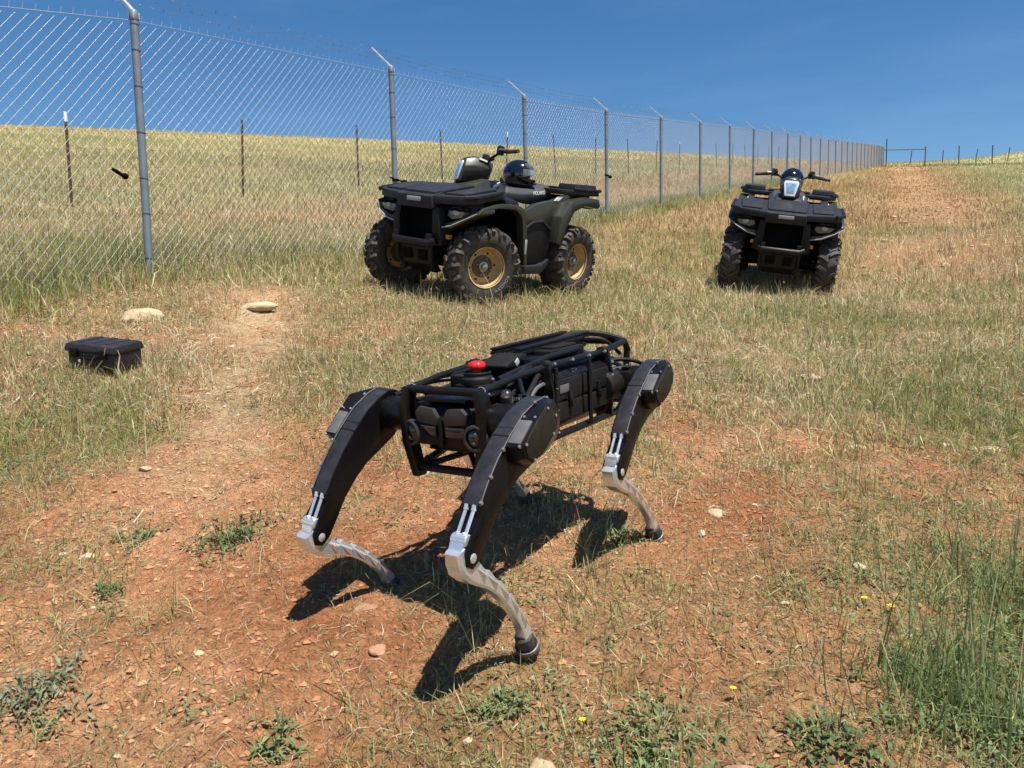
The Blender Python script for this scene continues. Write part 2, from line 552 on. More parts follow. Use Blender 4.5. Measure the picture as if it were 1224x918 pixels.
def greenness(x, y):
    n_ = fbm(x, y, 1.6, 4, 40) - .5
    n2 = fbm(x, y, .35, 3, 50) - .5
    g = .54 + 1.2 * n_ + .9 * n2
    s = fence_s(x, y)
    g = g + .25 * np.exp(-((s - .9) / .9) ** 2) * (y < 22) + .22 * gauss(x, y, 1.2, 8.6, 1.4, 1.0) + .16 * gauss(x, y, -.4, 5.6, 1.3, 1.1)
    g = g + .35 * gauss(x, y, 1.25, 1.8, .45, .7) + .22 * (1 - sstep(3.0, 5.0, y)) - .55 * footpath(x, y) - .35 * track(x, y)
    g = g + .12 * sstep(2.0, 4.0, x - .56 * y + 1) * sstep(9, 14, y)
    return np.clip(g, 0, 1)
def lerp(a_, b_, t_):
    t_ = np.asarray(t_)[..., None]
    return np.asarray(a_, float) * (1 - t_) + np.asarray(b_, float) * t_
def ground_col(x, y):
    n_ = fbm(x, y, .5, 4, 60)
    n2 = fbm(x, y, .12, 3, 65)
    soil = lerp((.37, .155, .068), (.55, .285, .150), np.clip((n_ - .5) * 2.0 + .5 + (n2 - .5) * .8, 0, 1))
    straw = lerp((.42, .30, .17), (.60, .47, .29), fbm(x, y, .2, 3, 70))
    c = cover(x, y)
    near = lerp(soil, straw, np.clip(footpath(x, y) * 1.1 * (fbm(x, y, .15, 3, 72) * 1.6) * sstep(2.3, 3.6, y) + .15 * c, 0, .92))
    under = lerp((.36, .25, .13), (.24, .21, .09), greenness(x, y))
    near = lerp(near, under, np.clip(c * .8 - .1, 0, .75))
    # farther off the sward itself is the surface
    s = fence_s(x, y)
    b1 = fbm(x / 3.0, y, 5.0, 4, 80)
    b2 = fbm(x / 2.0, y, 1.8, 4, 85)
    band = np.clip((b1 - .5) * 3.6 + (b2 - .5) * 1.5 + .5, 0, 1)
    tan = lerp((.40, .305, .155), (.51, .41, .225), b2)
    grn = lerp((.25, .245, .12), (.33, .31, .16), b2)
    red = lerp((.36, .215, .115), (.46, .295, .16), b2)
    mead = lerp(tan, grn, np.clip(band * 1.1 - .05, 0, 1) * .75)
    # left field: reddish seed heads low down, paler and greener higher up
    lo = np.exp(-((s - 3.6) / 2.4) ** 2) * (s > 0)
    mead = lerp(mead, red, np.clip(lo * (.55 + .9 * (b2 - .5)) + track(x, y) * 1.3, 0, .95))
    gb = np.exp(-((s - 8.5 + 3 * (b1 - .5)) / 2.2) ** 2) * (y < 45)
    mead = lerp(mead, (.29, .28, .135), gb * .45)
    bw = sstep(-8, -4, s) * (1 - sstep(-1.2, .2, s)) * sstep(8.5, 13, y) * (1 - sstep(45, 70, y))
    mead = lerp(mead, red * np.array((1.0, 1.04, 1.0)), np.clip(bw * (.55 + 1.6 * (b1 - .5)), 0, .8))
    hi = sstep(12, 32, s)
    mead = lerp(mead, lerp((.54, .455, .25), (.40, .37, .18), band), hi * .6)
    # the open slope right of the track is a paler green
    rs = sstep(.5, 3.0, (x - .53 * y - 1.6)) * sstep(8, 14, y)
    mead = lerp(mead, lerp((.31, .30, .15), (.45, .41, .24), b2), rs * .75)
    gd = np.exp(-((y - 82) / 6.0) ** 2) * sstep(34, 40, x)
    mead = lerp(mead, (.13, .14, .05), gd * .7)
    t_ = sstep(6, 15, y)
    return lerp(near, mead, t_)

# ------------------------------------------------------------------ the ground sheet
ys = [-60., -40, -25, -15, -9, -5, -3]
y_ = -2.0
while y_ < .9:
    ys.append(y_); y_ += .14
while y_ < 2.6:
    ys.append(y_); y_ += .019
while y_ < 420:
    ys.append(y_); y_ *= 1.0088
ys = np.array(ys)
NC = 410
ss = np.linspace(-1, 1, NC)
hw = 2.6 + 1.32 * np.maximum(ys, 0) + 1.0 * np.maximum(-ys, 0)
gx = ss[None, :] * hw[:, None]
gy = np.repeat(ys[:, None], NC, 1)
gz = H(gx, gy)
gv = np.stack([gx, gy, gz], -1).reshape(-1, 3)
gc = ground_col(gx.ravel(), gy.ravel())
ii = np.arange(len(ys) - 1)[:, None] * NC + np.arange(NC - 1)[None, :]
gf = np.stack([ii, ii + 1, ii + NC + 1, ii + NC], -1).reshape(-1, 4)
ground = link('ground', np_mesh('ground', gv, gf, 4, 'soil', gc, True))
ground['kind'] = 'structure'

# ------------------------------------------------------------------ grass
def scatter(n, y0, y1, k=.82, m0=1.3, power=1.0):
    # points over the wedge in front of the camera and to either side of it
    y = rng.uniform(y0, y1, n * 2)
    half = k * y + m0
    keep = rng.random(n * 2) < half / half.max()
    y = y[keep][:n]
    x = rng.uniform(-1, 1, len(y)) * (k * y + m0)
    return x, y
def blades(x, y, hgt, wid, colr, lean=.45, head=None):
    n = len(x)
    z = H(x, y) - .004
    az = rng.uniform(0, 2 * np.pi, n)
    ld = rng.uniform(0, 2 * np.pi, n)
    lm = np.abs(rng.normal(0, lean, n)) * hgt
    wx, wy = np.cos(az) * wid * .5, np.sin(az) * wid * .5
    lx, ly = np.cos(ld) * lm, np.sin(ld) * lm
    b_ = np.stack([x, y, z], -1)
    W_ = np.stack([wx, wy, np.zeros(n)], -1)
    mid = b_ + np.stack([lx * .38, ly * .38, hgt * .58], -1)
    zt = hgt * np.clip(1 - .35 * (lm / np.maximum(hgt, 1e-6)) ** 2, .3, 1)
    tip = b_ + np.stack([lx, ly, zt], -1)
    if head is None:
        vs_ = np.stack([b_ - W_, b_ + W_, mid - W_ * .8, mid + W_ * .8, tip], 1)
    else:
        hm = b_ * .22 + tip * .78
        vs_ = np.stack([b_ - W_ * .3, b_ + W_ * .3, hm - W_ * head[:, None], hm + W_ * head[:, None], tip], 1)
    k = np.arange(n)[:, None] * 5
    fs = np.concatenate([k + np.array([[0, 1, 3]]), k + np.array([[0, 3, 2]]), k + np.array([[2, 3, 4]])], 1).reshape(-1, 3)
    cs = np.repeat(colr[:, None, :], 5, 1)
    return vs_.reshape(-1, 3), fs, cs.reshape(-1, 3)
def spikes(x, y, hgt, wid, colr, lean=.5):
    n = len(x)
    z = H(x, y) - .01
    az = rng.uniform(-.9, .9, n)
    ld = rng.uniform(0, 2 * np.pi, n)
    lm = np.abs(rng.normal(0, lean, n)) * hgt
    wx, wy = np.cos(az) * wid * .5, np.sin(az) * wid * .5
    v = np.stack([np.stack([x - wx, y - wy, z], -1), np.stack([x + wx, y + wy, z], -1), np.stack([x + np.cos(ld) * lm, y + np.sin(ld) * lm, z + hgt], -1)], 1)
    return v.reshape(-1, 3), np.arange(n * 3).reshape(-1, 3), np.repeat(colr, 3, 0)
def join(parts):
    V, Fc, Cc, k = [], [], [], 0
    for v, f, c in parts:
        V.append(v); Fc.append(f + k); Cc.append(c); k += len(v)
    return np.concatenate(V), np.concatenate(Fc), np.concatenate(Cc)
def grass_col(x, y, dryshift=0.0):
    n = len(x)
    g = np.clip(greenness(x, y) + rng.normal(0, .2, n) - dryshift, 0, 1)
    dry = lerp((.46, .36, .175), (.74, .645, .40), rng.random(n))
    redd = np.array((.46, .27, .15)) * rng.uniform(.8, 1.2, n)[:, None]
    rmask = (fbm(x, y, 2.2, 3, 91) + rng.normal(0, .12, n) > .60) & (rng.random(n) < .45)
    dry[rmask] = redd[rmask]
    grn = lerp((.17, .195, .055), (.42, .41, .155), rng.random(n))
    c = np.where((rng.random(n) < g)[:, None], grn, dry)
    return c * rng.uniform(.8, 1.15, n)[:, None]
def off_machines(x, y):
    ok = np.ones(len(x), bool)
    for fx, fy in FEET:
        ok &= np.hypot(x - fx, y - fy) > .03
    # nothing grows through the black case
    dx, dy = x + 2.27, y - 4.30
    ok &= ~((np.abs(dx * .96 - dy * .27) < .18) & (np.abs(dx * .27 + dy * .96) < .13))
    return ok
parts = []
# near ground: short sparse sward in patches
x, y = scatter(80000, .75, 4.6)
k = (rng.random(len(x)) < .10 + cover(x, y) ** 1.2 * .9) & off_machines(x, y)
x, y = x[k], y[k]
parts.append(blades(x, y, rng.gamma(3.0, .013, len(x)) * (.5 + .35 * y / 2) + .006, rng.uniform(.0016, .0036, len(x)), grass_col(x, y, -.08), 1.0))
# tufts: many blades from one root
def tufts(nt, y0, y1, per, spread, hm, hs, w0, w1, dry=0.0, powr=1.0, lean=.5, thr=0.0):
    x, y = scatter(nt, y0, y1)
    c = cover(x, y)
    k = (rng.random(len(x)) < c ** powr) & (c > thr) & (rng.random(len(x)) > .85 * footpath(x, y))
    x, y = x[k], y[k]
    hscale = rng.gamma(6, 1 / 6, len(x)) * (.7 + .6 * fbm(x, y, .8, 2, 95))
    x = np.repeat(x, per) + rng.normal(0, spread, len(x) * per)
    hscale = np.repeat(hscale, per)
    y = np.repeat(y, per) + rng.normal(0, spread, len(y) * per)
    k = off_machines(x, y)
    x, y, hscale = x[k], y[k], hscale[k]
    h = np.clip(rng.normal(hm, hs, len(x)), .02, None) * hscale
    return blades(x, y, h, rng.uniform(w0, w1, len(x)), grass_col(x, y, dry), lean)
parts.append(tufts(9500, .8, 4.6, 10, .026, .040, .016, .0018, .0036, -.08, 1.2, 1.1))
parts.append(tufts(17500, 3.0, 8.0, 9, .045, .062, .022, .0024, .0058, .0, .8, 1.0))
parts.append(tufts(16000, 6.5, 13.0, 7, .070, .088, .03, .0045, .010, .02, .6, .9))
# ranker growth along the foot of the fence
u_ = rng.uniform(-1.6, 9, 5200)
off = rng.normal(.12, .28, len(u_))
x = -2.95 + 1.615 * u_ - .875 * off; y = 6.36 + 2.918 * u_ + .484 * off
x = np.repeat(x, 8) + rng.normal(0, .05, len(x) * 8); y = np.repeat(y, 8) + rng.normal(0, .05, len(y) * 8)
parts.append(blades(x, y, np.clip(rng.normal(.19, .07, len(x)), .04, None), rng.uniform(.003, .007, len(x)) * (.7 + y / 12), grass_col(x, y, -.12), .6))
gA = join(parts)
grass = link('grass_sward', np_mesh('grass_sward', gA[0], gA[1], 3, 'blade', gA[2]))
tag(grass, 'short green and straw coloured grass growing in tufts across the slope', 'grass', kind='stuff')

# thin seed stalks standing above the sward
parts = []
for (n, y0, y1, hm, wd) in ((1500, 1.0, 4.6, .11, .006), (5500, 3.6, 9.0, .12, .008), (6500, 7.5, 16.0, .15, .012)):
    x, y = scatter(n, y0, y1)
    k = (rng.random(len(x)) < .15 + .85 * cover(x, y)) & off_machines(x, y) & (footpath(x, y) < .4)
    x, y = x[k], y[k]
    c = lerp((.36, .26, .13), (.60, .50, .31), rng.random(len(x)))
    c[rng.random(len(x)) < .25] *= np.array((.75, .55, .45))
    parts.append(blades(x, y, np.clip(rng.normal(hm, hm * .28, len(x)), .05, None), rng.uniform(.5, 1, len(x)) * wd, c, .3, rng.uniform(.35, .7, len(x))))
gA = join(parts)
o = link('seed_stalks', np_mesh('seed_stalks', gA[0], gA[1], 3, 'blade', gA[2]))
tag(o, 'thin dry seed stalks standing above the grass', 'dry grass', kind='stuff')

# grass farther up the hill and in the field beyond the fence
parts = []
for (n, y0, y1, hm, w0, w1) in ((100000, 12, 30, .15, .010, .024), (110000, 26, 60, .18, .03, .06), (70000, 55, 118, .20, .06, .13)):
    x, y = scatter(n, y0, y1, .95, 2.0)
    k = rng.random(len(x)) > .6 * track(x, y)
    x, y = x[k], y[k]
    base = ground_col(x, y)
    c = base * rng.uniform(.9, 1.4, len(x))[:, None]
    g = rng.random(len(x))
    c = np.where((g < .22)[:, None], c * np.array((.78, .95, .65)), c)
    c = np.where((g > .85)[:, None], c * np.array((1.25, 1.25, 1.3)), c)
    parts.append((spikes if y0 > 20 else blades)(x, y, np.clip(rng.normal(hm, hm * .35, len(x)), .03, None) * (1 - .6 * track(x, y)), rng.uniform(w0, w1, len(x)), c, .8))
gA = join(parts)
o = link('hill_grass', np_mesh('hill_grass', gA[0], gA[1], 3, 'blade', gA[2]))
tag(o, 'dry tan and green grass covering the hillside into the distance', 'grass', kind='stuff')

# bits that lie matted on the ground: straw, dead stems, trodden leaves
def bits(x, y, L, wd, c, zmax):
    n = len(x)
    az = rng.uniform(0, 2 * np.pi, n)
    ln = rng.gamma(2.2, L / 2.2, n)
    dx, dy = np.cos(az) * ln * .5, np.sin(az) * ln * .5
    bend = rng.normal(0, .22, n) * ln
    hz = rng.uniform(0, 1, n) ** 1.6 * zmax
    z0 = H(x - dx, y - dy) + rng.uniform(.0, .5, n) * hz
    z1 = H(x + dx, y + dy) + rng.uniform(.0, 1.2, n) * hz + .001
    mx_, my_ = x - np.sin(az) * bend, y + np.cos(az) * bend
    zm = H(mx_, my_) + hz * rng.uniform(.6, 1.3, n) + .002
    wv = rng.uniform(.5, 1.1, n) * wd
    tw = rng.normal(0, .6, n) * wv
    nx, ny = -np.sin(az) * wv * .5, np.cos(az) * wv * .5
    vs_ = np.stack([np.stack([x - dx, y - dy, z0], -1), np.stack([mx_ - nx, my_ - ny, zm - tw * .5], -1), np.stack([mx_ + nx, my_ + ny, zm + tw * .5], -1), np.stack([x + dx, y + dy, z1], -1)], 1)
    k4 = np.arange(n)[:, None] * 4
    fs = np.concatenate([k4 + np.array([[0, 1, 2]]), k4 + np.array([[1, 3, 2]])], 1).reshape(-1, 3)
    return vs_.reshape(-1, 3), fs, np.repeat(c, 4, 0)
parts = []
for (n, y0, y1, L, wd) in ((90000, .75, 4.8, .034, .0022), (26000, 4.0, 10, .075, .005)):
    x, y = scatter(n, y0, y1)
    pr = .68 + 1.0 * footpath(x, y) * sstep(2.4, 3.6, y) + .3 * (fbm(x, y, .35, 3, 99) - .5) * 2
    k = (rng.random(len(x)) < pr) & off_machines(x, y)
    x, y = x[k], y[k]
    c = lerp((.32, .21, .12), (.58, .47, .31), rng.random(len(x)))
    dk = rng.random(len(x)) < .38
    c[dk] = c[dk] * np.array((.45, .36, .32))
    parts.append(bits(x, y, L, wd, c, .010))
gA = join(parts)
o = link('straw_litter', np_mesh('straw_litter', gA[0], gA[1], 3, 'blade', gA[2]))
tag(o, 'broken straw and dead stems lying on the red soil', 'straw', kind='stuff')
parts = []
for (n, y0, y1, L, wd, zm, p0) in ((280000, .75, 4.8, .021, .0028, .018, .15), (120000, 3.6, 9.5, .055, .0065, .045, .1)):
    x, y = scatter(n, y0, y1)
    c0 = cover(x, y)
    k = (rng.random(len(x)) < p0 + c0 ** 1.25) & off_machines(x, y) & (rng.random(len(x)) > .8 * footpath(x, y))
    x, y = x[k], y[k]
    n = len(x)
    g = greenness(x, y) + rng.normal(0, .18, n)
    c = np.where((rng.random(n) < g * 1.05 + .05)[:, None], lerp((.13, .165, .07), (.34, .36, .20), rng.random(n)), lerp((.42, .31, .18), (.66, .56, .38), rng.random(n)))
    rd = rng.random(n) < .12
    c[rd] = np.array((.27, .15, .10)) * rng.uniform(.6, 1.2, rd.sum())[:, None]
    parts.append(bits(x, y, L, wd, c, zm))
gA = join(parts)
o = link('matted_grass', np_mesh('matted_grass', gA[0], gA[1], 3, 'blade', gA[2]))
tag(o, 'low matted mix of green and dead grass leaves over the soil', 'grass', kind='stuff')

# crumbs of red soil and small pebbles
phi = (1 + 5 ** .5) / 2
ICO_V = np.array([(-1, phi, 0), (1, phi, 0), (-1, -phi, 0), (1, -phi, 0), (0, -1, phi), (0, 1, phi), (0, -1, -phi), (0, 1, -phi), (phi, 0, -1), (phi, 0, 1), (-phi, 0, -1), (-phi, 0, 1)], float)
ICO_V /= np.linalg.norm(ICO_V[0])
ICO_F = np.array([(0, 11, 5), (0, 5, 1), (0, 1, 7), (0, 7, 10), (0, 10, 11), (1, 5, 9), (5, 11, 4), (11, 10, 2), (10, 7, 6), (7, 1, 8), (3, 9, 4), (3, 4, 2), (3, 2, 6), (3, 6, 8), (3, 8, 9), (4, 9, 5), (2, 4, 11), (6, 2, 10), (8, 6, 7), (9, 8, 1)])
OCT_V = np.array([(1, 0, 0), (0, 1, 0), (-1, 0, 0), (0, -1, 0), (0, 0, 1), (0, 0, -1)], float)
OCT_F = np.array([(0, 1, 4), (1, 2, 4), (2, 3, 4), (3, 0, 4), (1, 0, 5), (2, 1, 5), (3, 2, 5), (0, 3, 5)])
def lumps(x, y, r, c, flat=.6, low=False):
    n = len(x)
    bv, bf = (OCT_V, OCT_F) if low else (ICO_V, ICO_F)
    v = bv[None] * rng.uniform(.7, 1.2, (n, len(bv), 1)) * r[:, None, None]
    a_ = rng.uniform(0, 2 * np.pi, n)
    ca, sa = np.cos(a_)[:, None], np.sin(a_)[:, None]
    st = rng.uniform(.7, 1.4, n)[:, None]
    vx, vy, vz = v[..., 0] * st, v[..., 1], v[..., 2] * flat
    v = np.stack([vx * ca - vy * sa, vx * sa + vy * ca, vz], -1)
    v += np.stack([x, y, H(x, y) + r * .12], -1)[:, None]
    f = bf[None] + (np.arange(n) * len(bv))[:, None, None]
    return v.reshape(-1, 3), f.reshape(-1, 3), np.repeat(c, len(bv), 0)
x, y = scatter(32000, .75, 4.2)
k = (rng.random(len(x)) < 1.15 - cover(x, y)) & off_machines(x, y)
x, y = x[k], y[k]
c = ground_col(x, y) * rng.uniform(.6, 1.0, len(x))[:, None]
gA = lumps(x, y, np.minimum(rng.gamma(1.5, .0022, len(x)) + .0015, .012), c, .75, True)
o = link('soil_crumbs', np_mesh('soil_crumbs', gA[0], gA[1], 3, 'clod', gA[2]))
tag(o, 'loose crumbs of red soil scattered over the bare earth', 'soil', kind='stuff')
x, y = scatter(520, .8, 9.0)
k = (rng.random(len(x)) < 1.05 - .75 * cover(x, y)) & off_machines(x, y)
x, y = x[k], y[k]
c = lerp((.38, .24, .14), (.52, .40, .26), rng.random(len(x)))
gA = lumps(x, y, rng.gamma(2.2, .0036, len(x)) + .003, c, .55)
o = link('pebbles', np_mesh('pebbles', gA[0], gA[1], 3, 'clod', gA[2]))
tag(o, 'small pale pebbles strewn over the soil', 'pebbles', kind='stuff')
# stony scree where the track is worn through
yy = rng.uniform(9, 40, 1000)
xx = 3.9 + (yy - 6) * (11.6 / 24) + rng.normal(0, .8 + .012 * yy, len(yy))
c = lerp((.36, .20, .12), (.52, .36, .24), rng.random(len(xx)))
gA = lumps(xx, yy, rng.gamma(2.0, .010, len(xx)) + .006, c, .5)
o = link('track_rubble', np_mesh('track_rubble', gA[0], gA[1], 3, 'clod', gA[2]))
tag(o, 'pinkish rubble on the worn track up the hill', 'rubble', kind='stuff')

# low broad leaved weeds between the tufts
def leaves(x, y, n_leaf, L, Wd, rise, colr, spread=.0):
    n = len(x) * n_leaf
    X = np.repeat(x, n_leaf) + rng.normal(0, 1, n) * spread
    Y = np.repeat(y, n_leaf) + rng.normal(0, 1, n) * spread
    z = H(X, Y)
    a_ = rng.uniform(0, 2 * np.pi, n)
    ln = rng.uniform(.5, 1.2, n) * L
    wv = rng.uniform(.7, 1.2, n) * Wd
    up_ = rng.uniform(.1, 1, n) * rise
    dx, dy = np.cos(a_), np.sin(a_)
    st = rng.uniform(0, .25, n) * ln
    p0 = np.stack([X + dx * st, Y + dy * st, z + up_ * .35], -1)
    tip = np.stack([X + dx * (st + ln), Y + dy * (st + ln), z + up_ * rng.uniform(.5, 1.2, n)], -1)
    mid = (p0 + tip) * .5
    mid[:, 2] += ln * .15
    sd = np.stack([-dy * wv, dx * wv, rng.normal(0, .25, n) * wv], -1)
    vs_ = np.stack([p0, mid - sd, mid + sd, tip], 1)
    k4 = np.arange(n)[:, None] * 4
    fs = np.concatenate([k4 + np.array([[0, 1, 2]]), k4 + np.array([[1, 3, 2]])], 1).reshape(-1, 3)
    c = np.repeat(colr, n_leaf, 0) * rng.uniform(.7, 1.25, n)[:, None]
    return vs_.reshape(-1, 3), fs, np.repeat(c, 4, 0)
x, y = scatter(4200, .8, 5.2)
k = (rng.random(len(x)) < .08 + .9 * cover(x, y) ** 1.3 * greenness(x, y)) & off_machines(x, y)
x, y = x[k], y[k]
c = lerp((.11, .15, .06), (.22, .26, .13), rng.random(len(x)))
gA = leaves(x, y, 16, .022, .0034, .022, c, .022)
o = link('low_weeds', np_mesh('low_weeds', gA[0], gA[1], 3, 'leaf', gA[2]))
tag(o, 'low green weeds spreading flat between the grass tufts', 'weeds', kind='stuff')

# single weed clumps and tufts that stand out
def weed(px, py, rad, hgt, n, label, tone=0, wide=.0055):
    n = int(n * .75)
    X = rng.normal(0, rad * .62, n) + px
    Y = rng.normal(0, rad * .62, n) + py
    c = np.repeat(np.array([((.10, .15, .055), (.15, .20, .08), (.18, .20, .115))[tone]]), n, 0)
    v, f, cc = leaves(X, Y, 7, .026, wide * .7, hgt * .7, c, rad * .16)
    x2 = rng.normal(px, rad * .45, n // 2)
    y2 = rng.normal(py, rad * .45, n // 2)
    b2 = blades(x2, y2, np.abs(rng.normal(hgt * 1.2, hgt * .35, n // 2)) + .01, rng.uniform(.002, .004, n // 2), c[:n // 2] * 1.15, .5)
    g = join([(v, f, cc), b2])
    o_ = link('weed_clump', np_mesh('weed_clump', g[0] - np.array([px, py, G(px, py)]), g[1], 3, 'leaf', g[2]))
    o_.location = (px, py, G(px, py))
    tag(o_, label, 'weed', 'weed clumps in the red soil')
weed(-.885, 2.36, .085, .06, 60, 'dark green weed clump in bare soil left of the robot front foot')
weed(-1.07, 1.66, .085, .045, 60, 'spreading grey green weed clump in the bottom left corner of the bare soil', 2)
weed(-1.20, 2.42, .05, .05, 24, 'small leafy weed clump beside a pale stone near the left edge', 1)
weed(-.50, 1.52, .045, .04, 22, 'little green weed clump alone on soil below the long robot shadow', 1)
weed(.27, 1.44, .10, .06, 70, 'bright green broad leaved weed clump below the small dug hole', 1, .0065)
weed(-.03, 1.60, .05, .05, 24, 'fresh green weed clump right beside the nearest robot foot', 1)
weed(.33, 2.33, .06, .07, 34, 'green weed clump just left of the rear robot foot at the shadow edge', 1)
weed(-1.15, 2.10, .03, .04, 14, 'tiny weed clump on bare soil right of the lone pale pebble', 0)
weed(.62, 1.45, .06, .05, 30, 'dark green weed clump with round leaves near the bottom right', 0, .0065)
# the tall green tufts at lower right
def tall_tuft(px, py, rx, ry, nb, ns, nl, hb, hs, label):
    parts = []
    x = rng.normal(px, rx, nb); y = rng.normal(py, ry, nb)
    c = lerp((.12, .17, .05), (.30, .35, .14), rng.random(nb))
    parts.append(blades(x, y, np.abs(rng.normal(hb, hb * .4, nb)) + .01, rng.uniform(.002, .0042, nb), c, .6))
    x = rng.normal(px, rx * .7, ns); y = rng.normal(py, ry * .8, ns)
    c = lerp((.17, .21, .08), (.38, .38, .19), rng.random(ns))
    parts.append(blades(x, y, rng.uniform(.55, 1.0, ns) * hs, np.full(ns, .0048), c, .28, rng.uniform(.4, .7, ns)))
    c = np.repeat(np.array([(.13, .18, .07)]), nl, 0)
    parts.append(leaves(rng.normal(px, rx * 1.3, nl), rng.normal(py - .05, ry * 1.2, nl), 9, .03, .0042, .045, c, .02))
    gA = join(parts)
    o_ = link('grass_tuft', np_mesh('grass_tuft', gA[0] - np.array([px, py, G(px, py)]), gA[1], 3, 'leaf', gA[2]))
    o_.location = (px, py, G(px, py))
    tag(o_, label, 'grass tuft', 'tall green grass tufts')
tall_tuft(.96, 1.60, .10, .11, 460, 46, 110, .12, .32, 'tall lush green grass tuft with upright stalks at the lower right')
tall_tuft(1.30, 1.98, .11, .13, 260, 36, 50, .11, .31, 'taller green grass tuft farther back against the right edge')

# stones
def stone(px, py, rx, ry, rz, rot, m_, label, name='stone', sink=.35, seed=0):
    bm = bmesh.new()
    bmesh.ops.create_icosphere(bm, subdivisions=3, radius=1)
    rr = random.Random(seed)
    pl = [(Vector((rr.uniform(-1, 1), rr.uniform(-1, 1), rr.uniform(-.3, 1))).normalized(), rr.uniform(.55, .9)) for _ in range(9)]
    for v in bm.verts:
        p = v.co.copy()
        for nn, d in pl:
            q = p.dot(nn) - d
            if q > 0:
                p -= nn * q
        p *= 1 + .06 * (rr.random() - .5)
        v.co = Vector((p.x * rx, p.y * ry, p.z * rz))
    me = bpy.data.meshes.new(name)
    bm.to_mesh(me)
    bm.free()
    me.polygons.foreach_set('use_smooth', np.ones(len(me.polygons), bool))
    me.set_sharp_from_angle(angle=R(28))
    me.materials.append(MATS[m_])
    o_ = link(name, me)
    o_.location = (px, py, G(px, py) + rz * (.5 - sink))
    o_.rotation_euler = (R(10), 0, rot)
    tag(o_, label, 'stone', 'stones lying on the ground')
stone(-2.56, 5.30, .17, .10, .065, .2, 'stone_pale', 'large flat pale tan rock in dry grass behind the black case', seed=1, sink=.1)
stone(-1.87, 5.72, .155, .08, .045, -.1, 'stone_pale', 'pale tan rock half hidden in dry grass at the top of the worn footpath', seed=12, sink=.3)
stone(.68, 2.53, .05, .028, .018, -.35, 'stone_pale', 'flat tan stone in soil to the right of the robot rear foot', seed=3)
stone(-.395, 1.97, .035, .026, .02, .5, 'stone_red', 'rounded reddish stone on soil just below the shadowed front foot', seed=4)
stone(-.76, 1.77, .013, .011, .009, .2, 'stone_pale', 'lone small pale round pebble on bare soil at lower left', seed=5, sink=.2)
stone(.045, 1.42, .03, .027, .024, .7, 'stone_pale', 'knobbly pale stone near the bottom edge below the nearest foot', seed=6, sink=.2)
stone(.43, 1.41, .04, .03, .02, .1, 'stone_red', 'flat red brown stone near the bottom edge right of centre', seed=7)
stone(.99, 2.15, .026, .02, .014, .9, 'stone_pale', 'angular pinkish stone in grass at the right behind the tall tuft', seed=8, sink=.2)
stone(-1.33, 2.33, .026, .02, .013, .3, 'stone_pale', 'pale flat stone among small weeds near the left edge', seed=9, sink=.2)
stone(.60, 3.25, .045, .032, .022, .4, 'stone_red', 'brown rounded stone in thin grass behind the robot on the right', seed=10)
stone(2.92, 6.72, .05, .03, .022, .2, 'stone_pale', 'pale stone in grass to the right of the front facing quad bike', seed=11, sink=.0)
stone(1.42, 3.15, .045, .03, .016, -.2, 'stone_pale', 'flat pale stone lying in thin grass at right of centre', seed=12)
stone(1.92, 3.05, .05, .035, .018, -.1, 'stone_pale', 'flat pale stone in grass nearest the right edge at mid height', seed=13)
stone(1.62, 4.15, .06, .035, .022, -.25, 'stone_pale', 'long pale stone in the bare strip in front of the right quad bike', seed=14, sink=.1)
stone(-.335, 1.80, .03, .022, .012, 1.1, 'stone_red', 'dusty flat stone in weeds left of the nearest robot leg shadow', seed=15)
stone(-.105, 1.52, .012, .008, .006, .5, 'stone_pale', 'small tan chip of stone on soil below the nearest robot foot', seed=16, sink=.0)
stone(.95, 3.9, .03, .022, .014, .5, 'stone_pale', 'small buff stone in thin dry grass behind the robot hindquarters', seed=17, sink=.1)

# yellow flowers
def flower(px, py, hgt, r_, label):
    e_ = empty('yellow_flower', Matrix.Translation((px, py, G(px, py))), label, 'flower', 'yellow wild flowers')
    MB().tube([(0, 0, -.01), (.004, .002, hgt * .5), (.0, .0, hgt)], .0011, 5).build('stem', 'stem_green', e_)
    mb = MB()
    for k_ in range(9):
        a_ = 2 * math.pi * k_ / 9
        d = Vector((math.cos(a_), math.sin(a_), 0)); s_ = Vector((-d.y, d.x, 0))
        c0 = Vector((0, 0, hgt))
        mb.add([c0 + d * r_ * .15, c0 + d * r_ * .6 + s_ * r_ * .25 + Vector((0, 0, .002)), c0 + d * r_ + Vector((0, 0, .001)), c0 + d * r_ * .6 - s_ * r_ * .25 + Vector((0, 0, .002)), c0 + d * r_ * .5 - Vector((0, 0, .001))], [(0, 1, 2, 3), (0, 3, 4), (0, 4, 1), (4, 3, 2), (4, 2, 1)])
    mb.ball((0, 0, hgt + .002), r_ * .3, 5, (1, 1, .6))
    mb.build('petals', 'yellow_petal', e_)
flower(.93, 1.985, .02, .0105, 'yellow flower farther left of the pair beside the tall grass tuft')
flower(.985, 1.95, .022, .013, 'larger yellow flower of the pair touching the tall grass tuft')
flower(.475, 1.62, .03, .0085, 'yellow flower on a thin stem among weeds right of the dug hole')
flower(.135, 1.53, .035, .009, 'yellow flower beside the broad leaved weed at the bottom centre')

